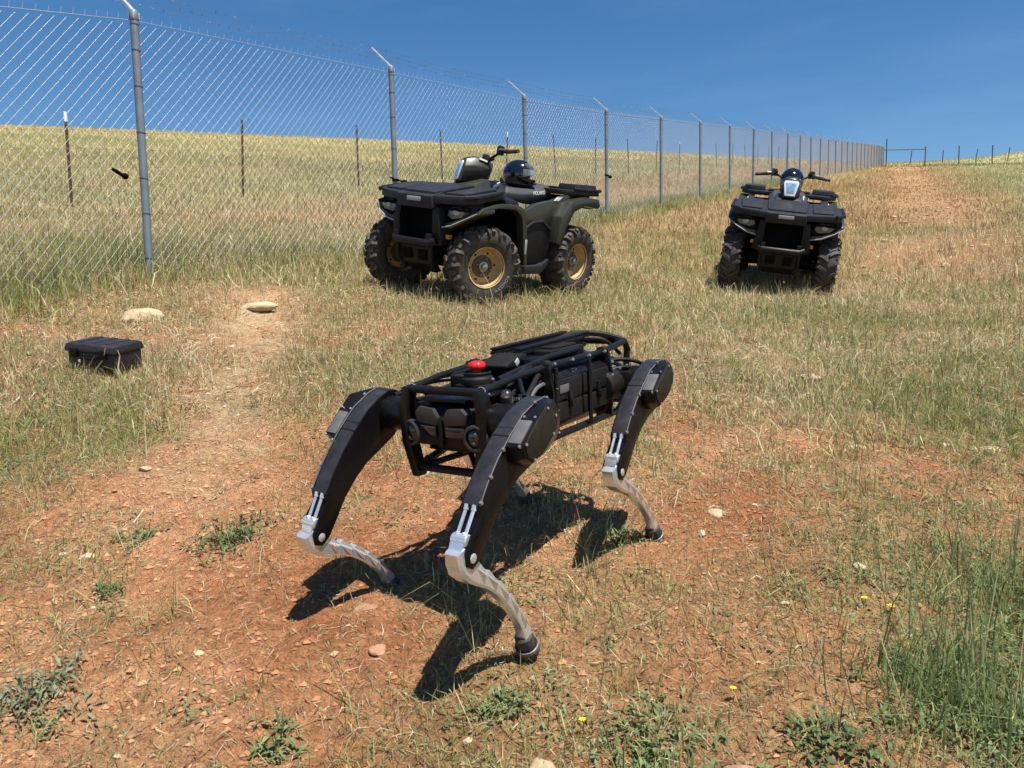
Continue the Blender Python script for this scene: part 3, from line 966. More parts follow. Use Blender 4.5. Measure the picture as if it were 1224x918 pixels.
# ------------------------------------------------------------------ chain link fence
P0 = np.array((-2.95, 6.36))
DP = np.array((1.615, 2.918))
FH = 2.06
FL_ = float(np.hypot(*DP))
FD = DP / FL_
NRM = Vector((-FD[1], FD[0], 0))        # to the field side
NP = 28
def fpos(n):
    return P0 + DP * n
FBUMP = {1: .13, 2: .05}
fb = lambda n: float(base_h(*fpos(n))) + FBUMP.get(int(n), 0)
fence = empty('chain_link_fence', Matrix.Translation((P0[0], P0[1], fb(0))), 'tall galvanised chain link fence with barbed wire arms running up the hill', 'fence')
FO = Vector((P0[0], P0[1], fb(0)))
post_mb = MB().tube([(0, 0, -.3), (0, 0, FH + .01)], .032, 14)
post_mb.lathe([(.034, FH - .03), (.037, FH - .02), (.037, FH + .03), (.030, FH + .045), (.012, FH + .055)], (0, 0, 0), (0, 0, 1), 14)
post_me = post_mb.mesh('post', 'galvanised')
tie = MB()
for z in (.16, .52, .80, 1.16, 1.52, 1.80, 2.0):
    tie.lathe([(.0325, -.003), (.0352, -.003), (.0352, .003), (.0325, .003)], (0, 0, z), (.12, .08, 1), 12, False)
    tie.tube([NRM * .03 + Vector((0, 0, z)), NRM * .045 + Vector((FD[0], FD[1], 0)) * .03 + Vector((0, 0, z - .004))], .0022, 4)
tie_me = tie.mesh('tie_wires', 'barb_wire')
arm_mb = MB()
a0 = Vector((0, 0, FH + .035)); a1 = a0 + NRM * .27 + Vector((0, 0, .265))
ad = (a1 - a0).normalized(); asd = Vector((FD[0], FD[1], 0)); an = ad.cross(asd)
arm_mb.loft([[p + asd * (.017 * s1) * k_ + an * (.011 * s2) * k_ for s1, s2 in ((-1, -1), (1, -1), (1, 1), (-1, 1))] for p, k_ in ((a0 - ad * .03, 1.25), (a0 + ad * .08, 1), (a1, .7))])
arm_mb.box(a0 + Vector((0, 0, -.03)), (.06, .06, .05), rotm('Z', math.atan2(FD[1], FD[0])))
for k_ in (.32, .62, .94):
    p = a0.lerp(a1, k_)
    arm_mb.box(p + an * .008, (.02, .02, .02))
arm_me = arm_mb.mesh('wire_arm', 'arm_bright', .002)
for n in range(-2, NP):
    b_ = fpos(n)
    pz = fb(n)
    tilt = Euler((R(random.uniform(-.5, .5)), R(random.uniform(-.5, .5)), 0)) if n > 0 else Euler((0, 0, 0))
    pm = Matrix.Translation(Vector((b_[0], b_[1], pz)) - FO) @ tilt.to_matrix().to_4x4()
    p = link('post', post_me, fence, pm)
    link('wire_arm', arm_me, p)
    if n < 9:
        tag(link('tie_wires', tie_me, p), kind='stuff')
def fpt(u, v, off=0.0):
    """u spans along the fence, v metres above its foot -> points relative to the fence origin"""
    u = np.asarray(u, float)
    n0 = np.floor(u)
    f_ = u - n0
    z0 = np.array([fb(k) for k in np.atleast_1d(n0)])
    z1 = np.array([fb(k + 1) for k in np.atleast_1d(n0)])
    X = P0[0] + DP[0] * u + NRM.x * off - FO.x
    Y = P0[1] + DP[1] * u + NRM.y * off - FO.y
    return np.stack([X, Y, z0 * (1 - f_) + z1 * f_ + v - FO.z], -1)
def tri_tubes(A, B, r):
    """three sided wires from A to B, all at once"""
    d = B - A
    d = d / np.maximum(np.linalg.norm(d, axis=1, keepdims=True), 1e-9)
    ref = np.where(np.abs(d[:, 2:3]) > .9, np.array([[1., 0, 0]]), np.array([[0, 0, 1.]]))
    u = np.cross(d, ref)
    u /= np.linalg.norm(u, axis=1, keepdims=True)
    v = np.cross(d, u)
    ring = [u * math.cos(a_) * r + v * math.sin(a_) * r for a_ in (0.5, 2.594, 4.689)]
    V = np.stack([A + ring[0], A + ring[1], A + ring[2], B + ring[0], B + ring[1], B + ring[2]], 1)
    k = np.arange(len(A))[:, None] * 6
    Fq = np.concatenate([k + np.array([[0, 1, 4, 3]]), k + np.array([[1, 2, 5, 4]]), k + np.array([[2, 0, 3, 5]])], 1).reshape(-1, 4)
    return V.reshape(-1, 3), Fq
MESH = .046                 # half the diagonal of one diamond
for n in range(-2, NP - 1):
    Lx = FL_
    if n < 2:                # woven zig-zag wires
        nw = int(Lx / MESH)
        ns = int((FH - .05) / MESH)
        w_ = np.arange(nw)[:, None]
        s_ = np.arange(ns)[None, :]
        def vx(i, j):
            return (i + .5 + np.where((i + j) % 2 == 0, -.53, .53)) * MESH
        w2, s2 = np.broadcast_arrays(w_, s_)
        # alternate wires are out of step so that neighbours hook into each other
        xa = (w2 + .5 + np.where((s2 + w2) % 2 == 0, -.53, .53)) * MESH
        xb = (w2 + .5 + np.where((s2 + 1 + w2) % 2 == 0, -.53, .53)) * MESH
        za = .04 + s2 * MESH
        zb = za + MESH
        oa = np.where((s2 + w2) % 2 == 0, -.0022, .0022)
        A = fpt(n + np.clip(xa / Lx, 0, 1).ravel(), za.ravel()) + oa.ravel()[:, None] * np.array([[NRM.x, NRM.y, 0]])
        B = fpt(n + np.clip(xb / Lx, 0, 1).ravel(), zb.ravel()) - oa.ravel()[:, None] * np.array([[NRM.x, NRM.y, 0]])
        A += np.array([[NRM.x, NRM.y, 0]]) * .038
        B += np.array([[NRM.x, NRM.y, 0]]) * .038
        r_ = .0019
    else:                    # farther off: the two families of slanting wires
        zt = FH - .01
        pts = []
        st = np.arange(-zt, Lx, 2 * MESH)
        for sgn in (1, -1):
            x0 = st if sgn == 1 else st + zt
            zs0, zs1 = np.zeros_like(x0), np.full_like(x0, zt)
            x1 = x0 + sgn * zt
            # clip to the span
            lo, hi = np.zeros_like(x0), np.ones_like(x0)
            t0 = (0 - x0) / (x1 - x0); t1 = (Lx - x0) / (x1 - x0)
            lo = np.maximum(lo, np.minimum(t0, t1)); hi = np.minimum(hi, np.maximum(t0, t1))
            ok = hi - lo > .004
            xa = x0 + (x1 - x0) * lo; xb = x0 + (x1 - x0) * hi
            pts.append((fpt(n + np.clip(xa[ok] / Lx, 0, .9999), .03 + zt * lo[ok], .036 + .003 * sgn), fpt(n + np.clip(xb[ok] / Lx, 0, .9999), .03 + zt * hi[ok], .036 + .003 * sgn)))
        A = np.concatenate([p[0] for p in pts]); B = np.concatenate([p[1] for p in pts])
        r_ = .0025
    V, Fq = tri_tubes(A, B, r_)
    if n < 9:                # twisted ends along the top edge and the wire it hangs from
        k_ = np.arange(0, Lx, 2 * MESH)
        A2 = fpt(n + k_ / Lx, FH - .02 + 0 * k_, .038); B2 = fpt(n + np.clip((k_ + .012) / Lx, 0, .9999), FH + .028 + 0 * k_, .040)
        V2, F2 = tri_tubes(A2, B2, .0021)
        V, Fq = np.concatenate([V, V2]), np.concatenate([Fq, F2 + len(V)])
    uu = np.array([n, n + .9999]); 
    for hz in (FH - .02,):
        e_ = fpt(uu, np.array([hz, hz]), .034)
        V2, F2 = tri_tubes(e_[:1], e_[1:], .003)
        V, Fq = np.concatenate([V, V2]), np.concatenate([Fq, F2 + len(V)])
    tag(link('wire_mesh', np_mesh('wire_mesh', V, Fq, 4, 'wire_galv', None, True), fence), kind='stuff')
for k_ in (.32, .62, .94):
    pr = a0.lerp(a1, k_)
    us = np.arange(-2, NP - 1 + .01, .125)
    sag = -.03 * (1 - (2 * (us - np.floor(us)) - 1) ** 2)
    L0 = fpt(np.clip(us, -2, NP - 1.001), pr.z + .015 + sag) + np.array([[pr.x, pr.y, 0]])
    V, Fq = tri_tubes(L0[:-1], L0[1:], .0021)
    ub = np.arange(-2, 12, .115 / FL_)
    sag = -.03 * (1 - (2 * (ub - np.floor(ub)) - 1) ** 2)
    Bp = fpt(ub, pr.z + .015 + sag) + np.array([[pr.x, pr.y, 0]])
    dv = rng.normal(0, 1, (len(ub), 3)); dv /= np.linalg.norm(dv, axis=1, keepdims=True)
    V2, F2 = tri_tubes(Bp - dv * .016, Bp + dv * .016, .0016)
    V, Fq = np.concatenate([V, V2]), np.concatenate([Fq, F2 + len(V)])
    link('barbed_wire', np_mesh('barbed_wire', V, Fq, 4, 'barb_wire'), fence)
# small black clamps on some of the posts
for n, z, dx_ in ((0, .82, -.19), (1, .80, 0), (3, .86, 0)):
    b_ = fpos(n)
    c_ = Vector((b_[0], b_[1], fb(n) + z)) - FO
    s_ = Vector((FD[0], FD[1], 0))
    mb = MB()
    if dx_:
        c_ = c_ + s_ * dx_ + NRM * .04
        mb.tube([c_ - s_ * .055 + Vector((0, 0, .025)), c_ - s_ * .02 + Vector((0, 0, .012)), c_ + s_ * .02 - Vector((0, 0, .008)), c_ + s_ * .05 - Vector((0, 0, .015))], [.012, .016, .014, .022], 8)
        mb.ball(c_ + s_ * .052 - Vector((0, 0, .016)), .026, 6)
    else:
        mb.tube([c_ - s_ * .10 + Vector((0, 0, .02)), c_ + s_ * .16], .010, 8)
        mb.lathe([(.036, -.014), (.041, -.012), (.041, .012), (.036, .014)], c_, (0, 0, 1), 14)
        mb.ball(c_ + s_ * .17, .03, 7, (1.3, 1, 1))
    mb.build('clamp', 'atv_dark', fence)

# ------------------------------------------------------------------ old stock fence of steel T posts in the field
T0 = np.array((-7.62, 13.68)); TD = np.array((1.885, 3.25))
tb = lambda n: float(base_h(*(T0 + TD * n)))
TO = Vector((*T0, tb(0)))
tf = empty('stock_fence', Matrix.Translation(TO), 'old stock fence of thin rusty steel posts in the dry field behind the chain link', 'fence')
def tpost(hh, white):
    mb = MB().prism([(-.022, -.004), (.022, -.004), (.022, .004), (.005, .005), (.005, .036), (-.005, .036), (-.005, .005), (-.022, .004)], -.3, hh, 'z')
    for z in np.arange(.1, hh - .1, .06):
        mb.box((0, -.007, z), (.014, .007, .02))
    return mb.mesh('t_post', 'rust_post')
tp_me = tpost(1.62, True)
cap_me = MB().prism([(-.024, -.006), (.024, -.006), (.024, .006), (.007, .007), (.007, .038), (-.007, .038), (-.007, .007), (-.024, .006)], 1.46, 1.63, 'z').mesh('painted_tip', 'post_white')
NT = 19
for n in range(-1, NT):
    b_ = T0 + TD * n
    pm = Matrix.Translation(Vector((b_[0], b_[1], tb(n))) - TO) @ Euler((R(random.uniform(-2.5, 2.5)), R(random.uniform(-3, 3)), R(150 + random.uniform(-20, 20)))).to_matrix().to_4x4()
    p = link('t_post', tp_me, tf, pm)
    if n in (0, 4, 9):
        link('painted_tip', cap_me, p)
for z in (.35, .68, 1.0, 1.32):
    us = np.arange(-1, NT - 1 + .01, .25)
    L0 = np.stack([T0[0] + TD[0] * us - TO.x, T0[1] + TD[1] * us - TO.y, np.interp(us, np.arange(-1, NT), [tb(k) for k in range(-1, NT)]) + z - .03 * (1 - (2 * (us % 1) - 1) ** 2) - TO.z], -1)
    V, Fq = tri_tubes(L0[:-1], L0[1:], .003)
    link('wire', np_mesh('wire', V, Fq, 4, 'rust_wire'), tf)

# ------------------------------------------------------------------ fence along the top of the hill, right of the corner
cp = fpos(NP - 1)
CO = Vector((cp[0], cp[1], float(base_h(*cp))))
cf = empty('hilltop_fence', Matrix.Translation(CO), 'post and wire fence on the hilltop to the right of the fence corner', 'fence')
hp = [(cp[0] + .4, cp[1] + .2)] + [(cp[0] + 4.4 + 3.75 * k, cp[1] - .2 + .2 * k) for k in range(8)]
for k, (hx, hy) in enumerate(hp):
    hz = float(base_h(hx, hy))
    hh = 2.9 if k == 0 else 2.05
    MB().tube([(hx - CO.x, hy - CO.y, hz - CO.z - .3), (hx - CO.x, hy - CO.y, hz - CO.z + hh)], .055 if k < 5 else .05, 8).build('post', 'dark_steel', cf)
h0, h1 = hp[0], hp[1]
MB().tube([(h0[0] - CO.x - .6, h0[1] - CO.y, float(base_h(*h0)) + 1.72 - CO.z), (h1[0] - CO.x, h1[1] - CO.y, float(base_h(*h1)) + 1.75 - CO.z)], .045, 8).build('brace_rail', 'dark_steel', cf)
for z in (.5, .95, 1.4, 1.9):
    L0 = np.array([(a_ - CO.x, b_ - CO.y, float(base_h(a_, b_)) + z - CO.z) for a_, b_ in hp])
    V, Fq = tri_tubes(L0[:-1], L0[1:], .006)
    link('wire', np_mesh('wire', V, Fq, 4, 'rust_wire'), cf)
rf_o = Vector((47.0, 92.0, float(base_h(47, 92))))
rf = empty('far_stock_fence', Matrix.Translation(rf_o), 'low line of leaning thin posts on the crest behind the hilltop fence', 'fence')
for k in range(8):
    hx, hy = 47 + 4.0 * k, 92 + .3 * k
    hz = float(base_h(hx, hy))
    o = MB().tube([(0, 0, -.2), (random.uniform(.05, .3), 0, 1.55)], .05, 6).build('post', 'dark_steel', rf)
    o.location = (hx - rf_o.x, hy - rf_o.y, hz - rf_o.z)

# ------------------------------------------------------------------ the legged robot
RB = Matrix.Translation((.0509, 2.2168, .9551)) @ (Matrix.Rotation(R(-123.6749), 4, 'Z') @ Matrix.Rotation(R(3.4729), 4, 'Y') @ Matrix.Rotation(R(-.2), 4, 'X'))
robot = empty('robot_dog', RB, 'black four legged robot with silver shins and a red stop button, standing on red soil', 'robot')
HX, HY, L1, L2 = .3527, .2409, .374, .3833
LEGS = [('FL', 1, 1, -.2725, 51.8836, -86.8406), ('FR', 1, -1, 4.6936, 42.8887, -89.9392), ('RL', -1, 1, .8985, 53.2374, -95.7933), ('RR', -1, -1, .3704, 56.0081, -104.8508)]
# leg frame: x to the front of the thigh, y to the robot's left, z from knee to hip
def arcpts(cx, cz, r_, a0_, a1_, n):
    return [(cx + r_ * math.cos(R(a0_ + (a1_ - a0_) * k / (n - 1))), cz + r_ * math.sin(R(a0_ + (a1_ - a0_) * k / (n - 1)))) for k in range(n)]
def leg_parts(sd):
    me = {}
    Y = lambda lo, hi: sorted((lo * sd, hi * sd))
    # thigh: slim curved box, profile in (x, z)
    prof = arcpts(.008, .002, .056, 175, 40, 9) + [(.070, .0), (.084, -.045), (.088, -.11), (.087, -.175), (.079, -.235), (.067, -.287)] + \
           [(.050, -.300), (.046, -.345), (.036, -.382), (.014, -.398), (-.008, -.390), (-.014, -.36), (-.006, -.31), (.004, -.26), (.003, -.20), (-.006, -.15), (-.026, -.10), (-.048, -.04)]
    me['thigh'] = MB().prism(prof, *Y(-.030, .022)).mesh('leg', 'robot_gloss', .0028, 32, 2)
    # the raised strip that covers the front of the thigh, toned lighter as if sunlit
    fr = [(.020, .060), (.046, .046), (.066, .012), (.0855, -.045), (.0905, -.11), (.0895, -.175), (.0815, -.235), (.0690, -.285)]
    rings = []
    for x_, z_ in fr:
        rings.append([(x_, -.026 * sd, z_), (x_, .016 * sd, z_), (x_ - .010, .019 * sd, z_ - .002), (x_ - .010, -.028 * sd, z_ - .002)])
    me['cover'] = MB().loft(rings).mesh('front_cover', 'robot_strip_lit', .002, 30)
    for k_, (z_, x_) in enumerate(((-.088, .0890), (-.112, .0915), (.006, .0675))):
        me['band%d' % k_] = MB().box((x_ - .002, -.005 * sd, z_), (.005, .046, .0032), rotm('Y', R(-25 if k_ == 2 else 0))).mesh('cover_band', 'robot_matte', .001)
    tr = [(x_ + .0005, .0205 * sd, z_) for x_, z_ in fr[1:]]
    me['glint'] = MB().tube(tr, .0016, 6).mesh('edge_glint', 'grey_plate')  # grey tube drawn as the lit edge between strip and side
    # hip motor on the outer side: round drum that runs into a block along the thigh
    o0, o1 = .022, .062
    dr = arcpts(.008, .0, .056, 205, 25, 15) + [(.080, -.040), (.088, -.065), (.090, -.140), (.052, -.152), (.006, -.128), (-.034, -.060)]
    do = arcpts(.046, -.030, .042, 190, 25, 15) + [(.088, -.050), (.089, -.066), (.089, -.132), (.056, -.142), (.026, -.132), (.006, -.075)]
    me['drum'] = MB().loft([[(x_, y_ * sd, z_) for x_, z_ in pr_] for y_, pr_ in ((o0, dr), (.034, dr), (o1, do))]).mesh('hip_motor', 'robot_black', .003, 32, 2)
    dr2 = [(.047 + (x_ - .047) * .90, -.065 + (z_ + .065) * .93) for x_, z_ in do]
    me['plate'] = MB().prism(dr2, *Y(o1 - .001, o1 + .0030)).mesh('motor_cover', 'drum_olive_shade', .0012)
    mb = MB()
    pts = [(.047 + (dr2[k][0] - .047) * .92, (o1 + .0035) * sd, -.065 + (dr2[k][1] + .065) * .95) for k in (1, 7, 13, 17, 19)]
    mb.bolts(pts, (0, sd, 0), .0034, .003)
    mb.bolts([(.072, .024 * sd, .004), (.0925, .023 * sd, -.150), (.086, .023 * sd, -.22), (.073, .022 * sd, -.278)], (1, 0, 0), .0042, .0045)
    mb.bolts([(.088, .057 * sd, -.052), (.090, .057 * sd, -.137), (.086, .028 * sd, -.052), (.05, .030 * sd, .040)], (1, 0, 0), .0036, .0035)
    me['bolts'] = mb.mesh('bolts', 'bolt_steel')
    me['panel'] = MB().box((.0895, .0405 * sd, -.098), (.006, .032, .066), rotm('Y', R(-.5))).mesh('heat_plate', 'grey_plate', .0012)
    # tendon rods in the notch above the knee
    mb = MB()
    for yy in (-.015, .005):
        mb.tube([(.064, yy * sd, -.285), (.046, yy * sd, -.350)], .0042, 8)
        mb.tube([(.066, yy * sd, -.282), (.061, yy * sd, -.293)], .006, 8)
    me['rods'] = mb.mesh('tendon_rods', 'aluminium', 0)
    # knee bracket
    mb = MB()
    mb.lathe([(.012, -.024), (.014, -.022), (.014, .014), (.012, .016)], (.042, 0, -.354), (0, sd, 0), 12)
    mb.lathe([(.009, -.032), (.011, -.031), (.011, .023), (.009, .024)], (.010, 0, -.374), (0, sd, 0), 12)
    mb.box((.040, -.005 * sd, -.366), (.018, .034, .026), rotm('Y', R(25)))
    mb.bolts([(.054, -.013 * sd, -.346), (.054, .004 * sd, -.346)], (1, 0, .5), .0036, .0035)
    me['knee'] = mb.mesh('knee_bracket', 'aluminium', .0015)
    # shin, in its own frame: x to the front, z up along the shin, knee at the origin
    cl = [(.008, .042, .019, .018), (.014, .022, .021, .024), (.018, .000, .022, .0265), (.015, -.026, .0225, .026), (.007, -.050, .0215, .0235), (-.003, -.076, .0195, .020), (-.012, -.102, .018, .0175),
          (-.019, -.130, .017, .0155), (-.0245, -.160, .016, .0145), (-.0280, -.190, .0155, .014), (-.0300, -.220, .015, .0135), (-.0310, -.250, .0145, .0135), (-.0305, -.278, .0145, .0135), (-.0280, -.304, .016, .0145), (-.0230, -.328, .019, .018), (-.018, -.342, .020, .020)]
    rings = []
    for k, (x_, z_, hwid, hd) in enumerate(cl):
        p0 = Vector((cl[max(k - 1, 0)][0], 0, cl[max(k - 1, 0)][1])); p1 = Vector((cl[min(k + 1, len(cl) - 1)][0], 0, cl[min(k + 1, len(cl) - 1)][1]))
        d = (p1 - p0).normalized()
        f_ = Vector((-d.z, 0, d.x))          # towards the front
        c_ = Vector((x_, -.004 * sd, z_)); yv = Vector((0, 1, 0))
        hwid, hd = (hwid, hd) if k < 3 else (hwid * .88, hd * .86)
        rings.append([c_ + f_ * hd * .95 - yv * hwid * .8, c_ + f_ * hd * .95 + yv * hwid * .8, c_ + f_ * hd * .6 + yv * hwid, c_ - f_ * hd * .55 + yv * hwid, c_ - f_ * hd + yv * hwid * .7, c_ - f_ * hd - yv * hwid * .7, c_ - f_ * hd * .55 - yv * hwid, c_ + f_ * hd * .6 - yv * hwid])
    me['shin'] = MB().loft(rings).mesh('lower_leg', 'aluminium', 0, 24)
    # machined ribs: a saw edge of facets along the back of the shin
    mb = MB()
    for k in range(3, 13, 2):
        x_, z_, hwid, hd = cl[k]
        x2, z2, hw2, hd2 = cl[k + 2]
        hwid, hd, hw2, hd2 = hwid * .88, hd * .86, hw2 * .88, hd2 * .86
        d = Vector((x2 - x_, 0, z2 - z_)); L_ = d.length; d.normalize()
        f_ = Vector((d.z, 0, -d.x))          # towards the back
        c_ = Vector((x_, -.004 * sd, z_)); yv = Vector((0, 1, 0))
        w_ = hwid * .80
        A_ = c_ + f_ * (hd * .80); B_ = c_ + d * L_ * .98 + f_ * (hd2 * .80)
        T1 = c_ + d * L_ * .14 + f_ * (hd * 1.0 + .0070); T2 = c_ + d * L_ * .90 + f_ * (hd2 * 1.0 + .0008)
        mb.add([A_ - yv * w_, A_ + yv * w_, T1 - yv * w_ * .9, T1 + yv * w_ * .9, T2 - yv * w_ * .95, T2 + yv * w_ * .95, B_ - yv * w_, B_ + yv * w_], [(0, 1, 3, 2), (2, 3, 5, 4), (4, 5, 7, 6), (0, 2, 4, 6), (1, 7, 5, 3), (0, 6, 7, 1)])
        # triangular pockets on the flanks
        for s_ in (1, -1):
            q0 = c_ + d * L_ * .02 + yv * s_ * hwid * .99 + f_ * hd * .62
            q1 = c_ + d * L_ * .96 + yv * s_ * hw2 * .99 + f_ * hd * .62
            q2 = c_ + d * L_ * .96 + yv * s_ * hw2 * .99 - f_ * hd * .5
            pk = yv * s_ * .0075
            mb.add([q0, q1, q2, (q0 + q1 * 2 + q2) / 4 + pk], [(0, 1, 3), (1, 2, 3), (2, 0, 3), (0, 2, 1)])
    me['ribs'] = mb.mesh('machined_ribs', 'aluminium', 0, 15)
    mb = MB()
    mb.lathe([(.018, .034), (.0225, .030), (.0245, .010), (.0245, .0)], (-.012, -.004 * sd, -.362), (-.2, 0, 1), 14)
    mb.ball((-.009, -.004 * sd, -.376), .0285, 9, (1.05, 1, .85))
    me['foot'] = mb.mesh('foot', 'rubber', 0, 40)
    me['strap'] = MB().lathe([(.0275, -.005), (.0300, -.004), (.0300, .005), (.0275, .006)], (-.0105, -.004 * sd, -.366), (-.2, 0, 1), 14, False).mesh('foot_strap', 'grey_plate')
    return me
MESHES = {s: leg_parts(s) for s in (1, -1)}
for nm, sx, sy, ab, hp_, kn in LEGS:
    me = MESHES[sy]
    t1 = R(hp_); t2 = R(hp_ + kn)
    # leg frame in robot axes: rotate about y by -hip angle, then abduct about x
    M1 = Matrix.Translation((sx * HX, sy * HY, 0)) @ Matrix.Rotation(R(ab) * sy, 4, 'X') @ Matrix.Rotation(-t1, 4, 'Y')
    leg = link('leg', me['thigh'], robot, M1)
    for k_, nme in (('cover', 'front_cover'), ('band0', 'cover_band'), ('band1', 'cover_band'), ('band2', 'cover_band'), ('glint', 'edge_glint'), ('drum', 'hip_motor'), ('plate', 'motor_cover'), ('panel', 'heat_plate'), ('rods', 'tendon_rods'), ('knee', 'knee_bracket')):
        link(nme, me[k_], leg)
    tag(link('bolts', me['bolts'], leg), kind='stuff')
    M2 = Matrix.Translation((0, 0, -L1)) @ Matrix.Rotation(-R(kn), 4, 'Y')
    link('lower_leg', me['shin'], leg, M2)
    link('machined_ribs', me['ribs'], leg, M2)
    link('foot', me['foot'], leg, M2)
    link('foot_strap', me['strap'], leg, M2)

# trunk
core = MB()
core.prism([(-.11, -.085), (.11, -.085), (.135, -.055), (.135, .06), (.105, .088), (-.105, .088), (-.135, .06), (-.135, -.055)], -.235, .115, 'x')
core = core.build('body', 'robot_black', robot, .006)
for sd in (1, -1):
    # side panels of the trunk in two rows, with latches
    for (x0, x1, z0, z1) in ((-.225, -.065, .002, .058), (-.055, .105, .002, .058), (-.225, -.065, -.056, -.006), (-.055, .105, -.056, -.006)):
        MB().box(((x0 + x1) / 2, sd * .139, (z0 + z1) / 2), (x1 - x0, .010, z1 - z0)).build('side_panel', 'robot_matte', core, .004)
    for x_ in (-.15, .02):
        MB().box((x_, sd * .147, .0), (.018, .010, .05)).box((x_, sd * .153, -.012), (.010, .006, .022)).build('latch', 'robot_tube', core, .002)
    MB().lathe([(.026, 0), (.030, .004), (.030, .05), (.024, .056)], (-.19, sd * .10, .0), (-1, 0, 0), 14).build('rear_port', 'robot_matte', core)
# hip yokes: abduction motors at each corner
for sx in (1, -1):
    for sd in (1, -1):
        mb = MB()
        mb.lathe([(.040, 0), (.048, .008), (.048, .085), (.042, .095)], (sx * .205, sd * .122, -.004), (sx, 0, 0), 20)
        y_ = MB().lathe([(.040, .0), (.044, .006), (.046, .075), (.044, .086)], (sx * HX + .008, sd * .125, 0), (0, sd, 0), 22)
        y_.box((sx * .320, sd * .140, -.003), (.085, .07, .072))
        ym = y_.build('hip_yoke', 'robot_black', robot, .003)
        mb.build('hip_drive', 'robot_matte', ym, .002)
        bb = MB()
        bb.bolts([(sx * HX + .008 + .036 * math.cos(a_), sd * .208, .036 * math.sin(a_)) for a_ in np.arange(0, 6.28, .785)], (0, sd, 0), .0045, .003)
        bb.bolts([(sx * .29, sd * (.11 + .02 * k), .044) for k in range(3)] + [(sx * .34, sd * .15, .045)], (0, 0, 1), .005, .004)
        tag(bb.build('bolts', 'bolt_steel', ym), kind='stuff')
# tube frame around the trunk
def bar(pts, r=.0092, m_='robot_tube', name='frame_tube', par=None, n=10):
    return MB().tube(pts, r, n).build(name, m_, par or robot)
for sd in (1, -1):
    bar([(.395, sd * .108, .072), (.27, sd * .115, .088), (.10, sd * .118, .098)])
    bar([(.10, sd * .118, .098), (-.235, sd * .118, .100)])
    bar([(-.235, sd * .118, .100), (-.43, sd * .10, .112)], .0098)
    bar([(.385, sd * .08, -.115), (.16, sd * .128, -.098), (-.30, sd * .132, -.094), (-.42, sd * .10, -.080)], .0105)
    bar([(.24, sd * .06, .080), (.02, sd * .075, .112), (-.16, sd * .075, .116)], .009)
    # collars where the tubes meet, with pale rings
    for x_, z_ in ((.10, .098), (-.235, .100)):
        MB().lathe([(.012, -.014), (.0165, -.012), (.0165, .012), (.012, .014)], (x_, sd * .118, z_), (1, 0, 0), 12).build('tube_collar', 'robot_matte', robot)
    for x_, z_, yy in ((.385, .074, .108), (.115, .097, .118), (.37, -.114, .083)):
        MB().lathe([(.0113, -.0025), (.0128, -.0025), (.0128, .0025), (.0113, .0025)], (x_, sd * yy, z_), (1, .05 * sd, .1), 12, False).build('ring', 'bolt_steel', robot)
    # bulkhead plates fore and aft of the trunk
    for x_ in (.112, -.240):
        MB().prism([(sd * .09, -.11), (sd * .145, -.095), (sd * .150, .03), (sd * .138, .108), (sd * .10, .112)], x_ - .006, x_ + .006, 'x').build('bulkhead', 'robot_black', robot, .002)
    # front guard plates either side of the head
    MB().prism([(sd * .100, .080), (sd * .118, .082), (sd * .134, .03), (sd * .132, -.06), (sd * .104, -.150), (sd * .084, -.150), (sd * .104, -.06), (sd * .106, .03)], .375, .412, 'x').build('guard_plate', 'robot_black', robot, .003)
    bar([(.395, sd * .094, -.13), (.30, 0, -.10)], .008)
    bar([(-.43, sd * .10, .112), (-.455, sd * .098, .085), (-.45, sd * .095, .03), (-.42, sd * .09, -.08)], .011)
bar([(.396, -.108, .074), (.396, .108, .074)], .0105)
bar([(.392, -.09, -.128), (.392, .09, -.128)], .0105)
bar([(-.432, -.10, .112), (-.432, .10, .112)], .0115)
bar([(-.42, -.09, -.08), (-.42, .09, -.08)], .0105)
# head between the guard plates
hd = MB()
hd.loft([[(x_, -w_, z0), (x_, w_, z0), (x_, w_ * 1.05, (z0 + z1) / 2), (x_, w_ * .92, z1 - .012), (x_, w_ * .6, z1), (x_, -w_ * .6, z1), (x_, -w_ * .92, z1 - .012), (x_, -w_ * 1.05, (z0 + z1) / 2)] for x_, w_, z0, z1 in ((.20, .098, -.075, .048), (.34, .10, -.078, .046), (.385, .094, -.07, .032), (.405, .080, -.058, .008))])
head = hd.build('head', 'robot_matte', robot, .004)
for sd in (1, -1):
    MB().prism([(sd * .012, -.012), (sd * .008, .008), (sd * .022, .030), (sd * .066, .034), (sd * .080, .020), (sd * .076, -.004)], .3, .4, 'x').build('brow_plate', 'head_plate', head, .002).matrix_local = Matrix.Translation((.015, 0, 0))
    MB().box((.408, sd * .042, -.026), (.012, .056, .026), rotm('Z', R(6 * sd))).build('sensor_window', 'lens_glass', head, .003)
    MB().lathe([(.030, 0), (.034, .004), (.034, .026), (.030, .030), (.026, .030), (.025, .022)], (.385, sd * .098, -.036), (1, .18 * sd, 0), 24).build('camera_ring', 'head_plate', head)
    MB().lathe([(.024, 0), (.024, .006), (.018, .010), (.006, .0125)], (.402, sd * .101, -.036), (1, .18 * sd, 0), 20).build('camera_lens', 'lens_glass', head)
    tag(MB().bolts([(.414, sd * .101 + .010 * math.cos(a_), -.036 + .012 * math.sin(a_)) for a_ in (1.2, 4.6)], (1, 0, 0), .0035, .002).build('emitters', 'grey_plate', head), kind='stuff')
MB().box((.41, 0, -.03), (.012, .012, .07)).build('nose_rib', 'robot_black', head, .002)
MB().prism([(-.07, 0), (.07, 0), (.09, .06), (.09, .17), (-.09, .17), (-.09, .06)], 0, .008, 'z').build('head_deck', 'robot_gloss', head, .002).matrix_local = Matrix.Translation((.40, 0, .046)) @ Matrix.Rotation(R(90), 4, 'Z')
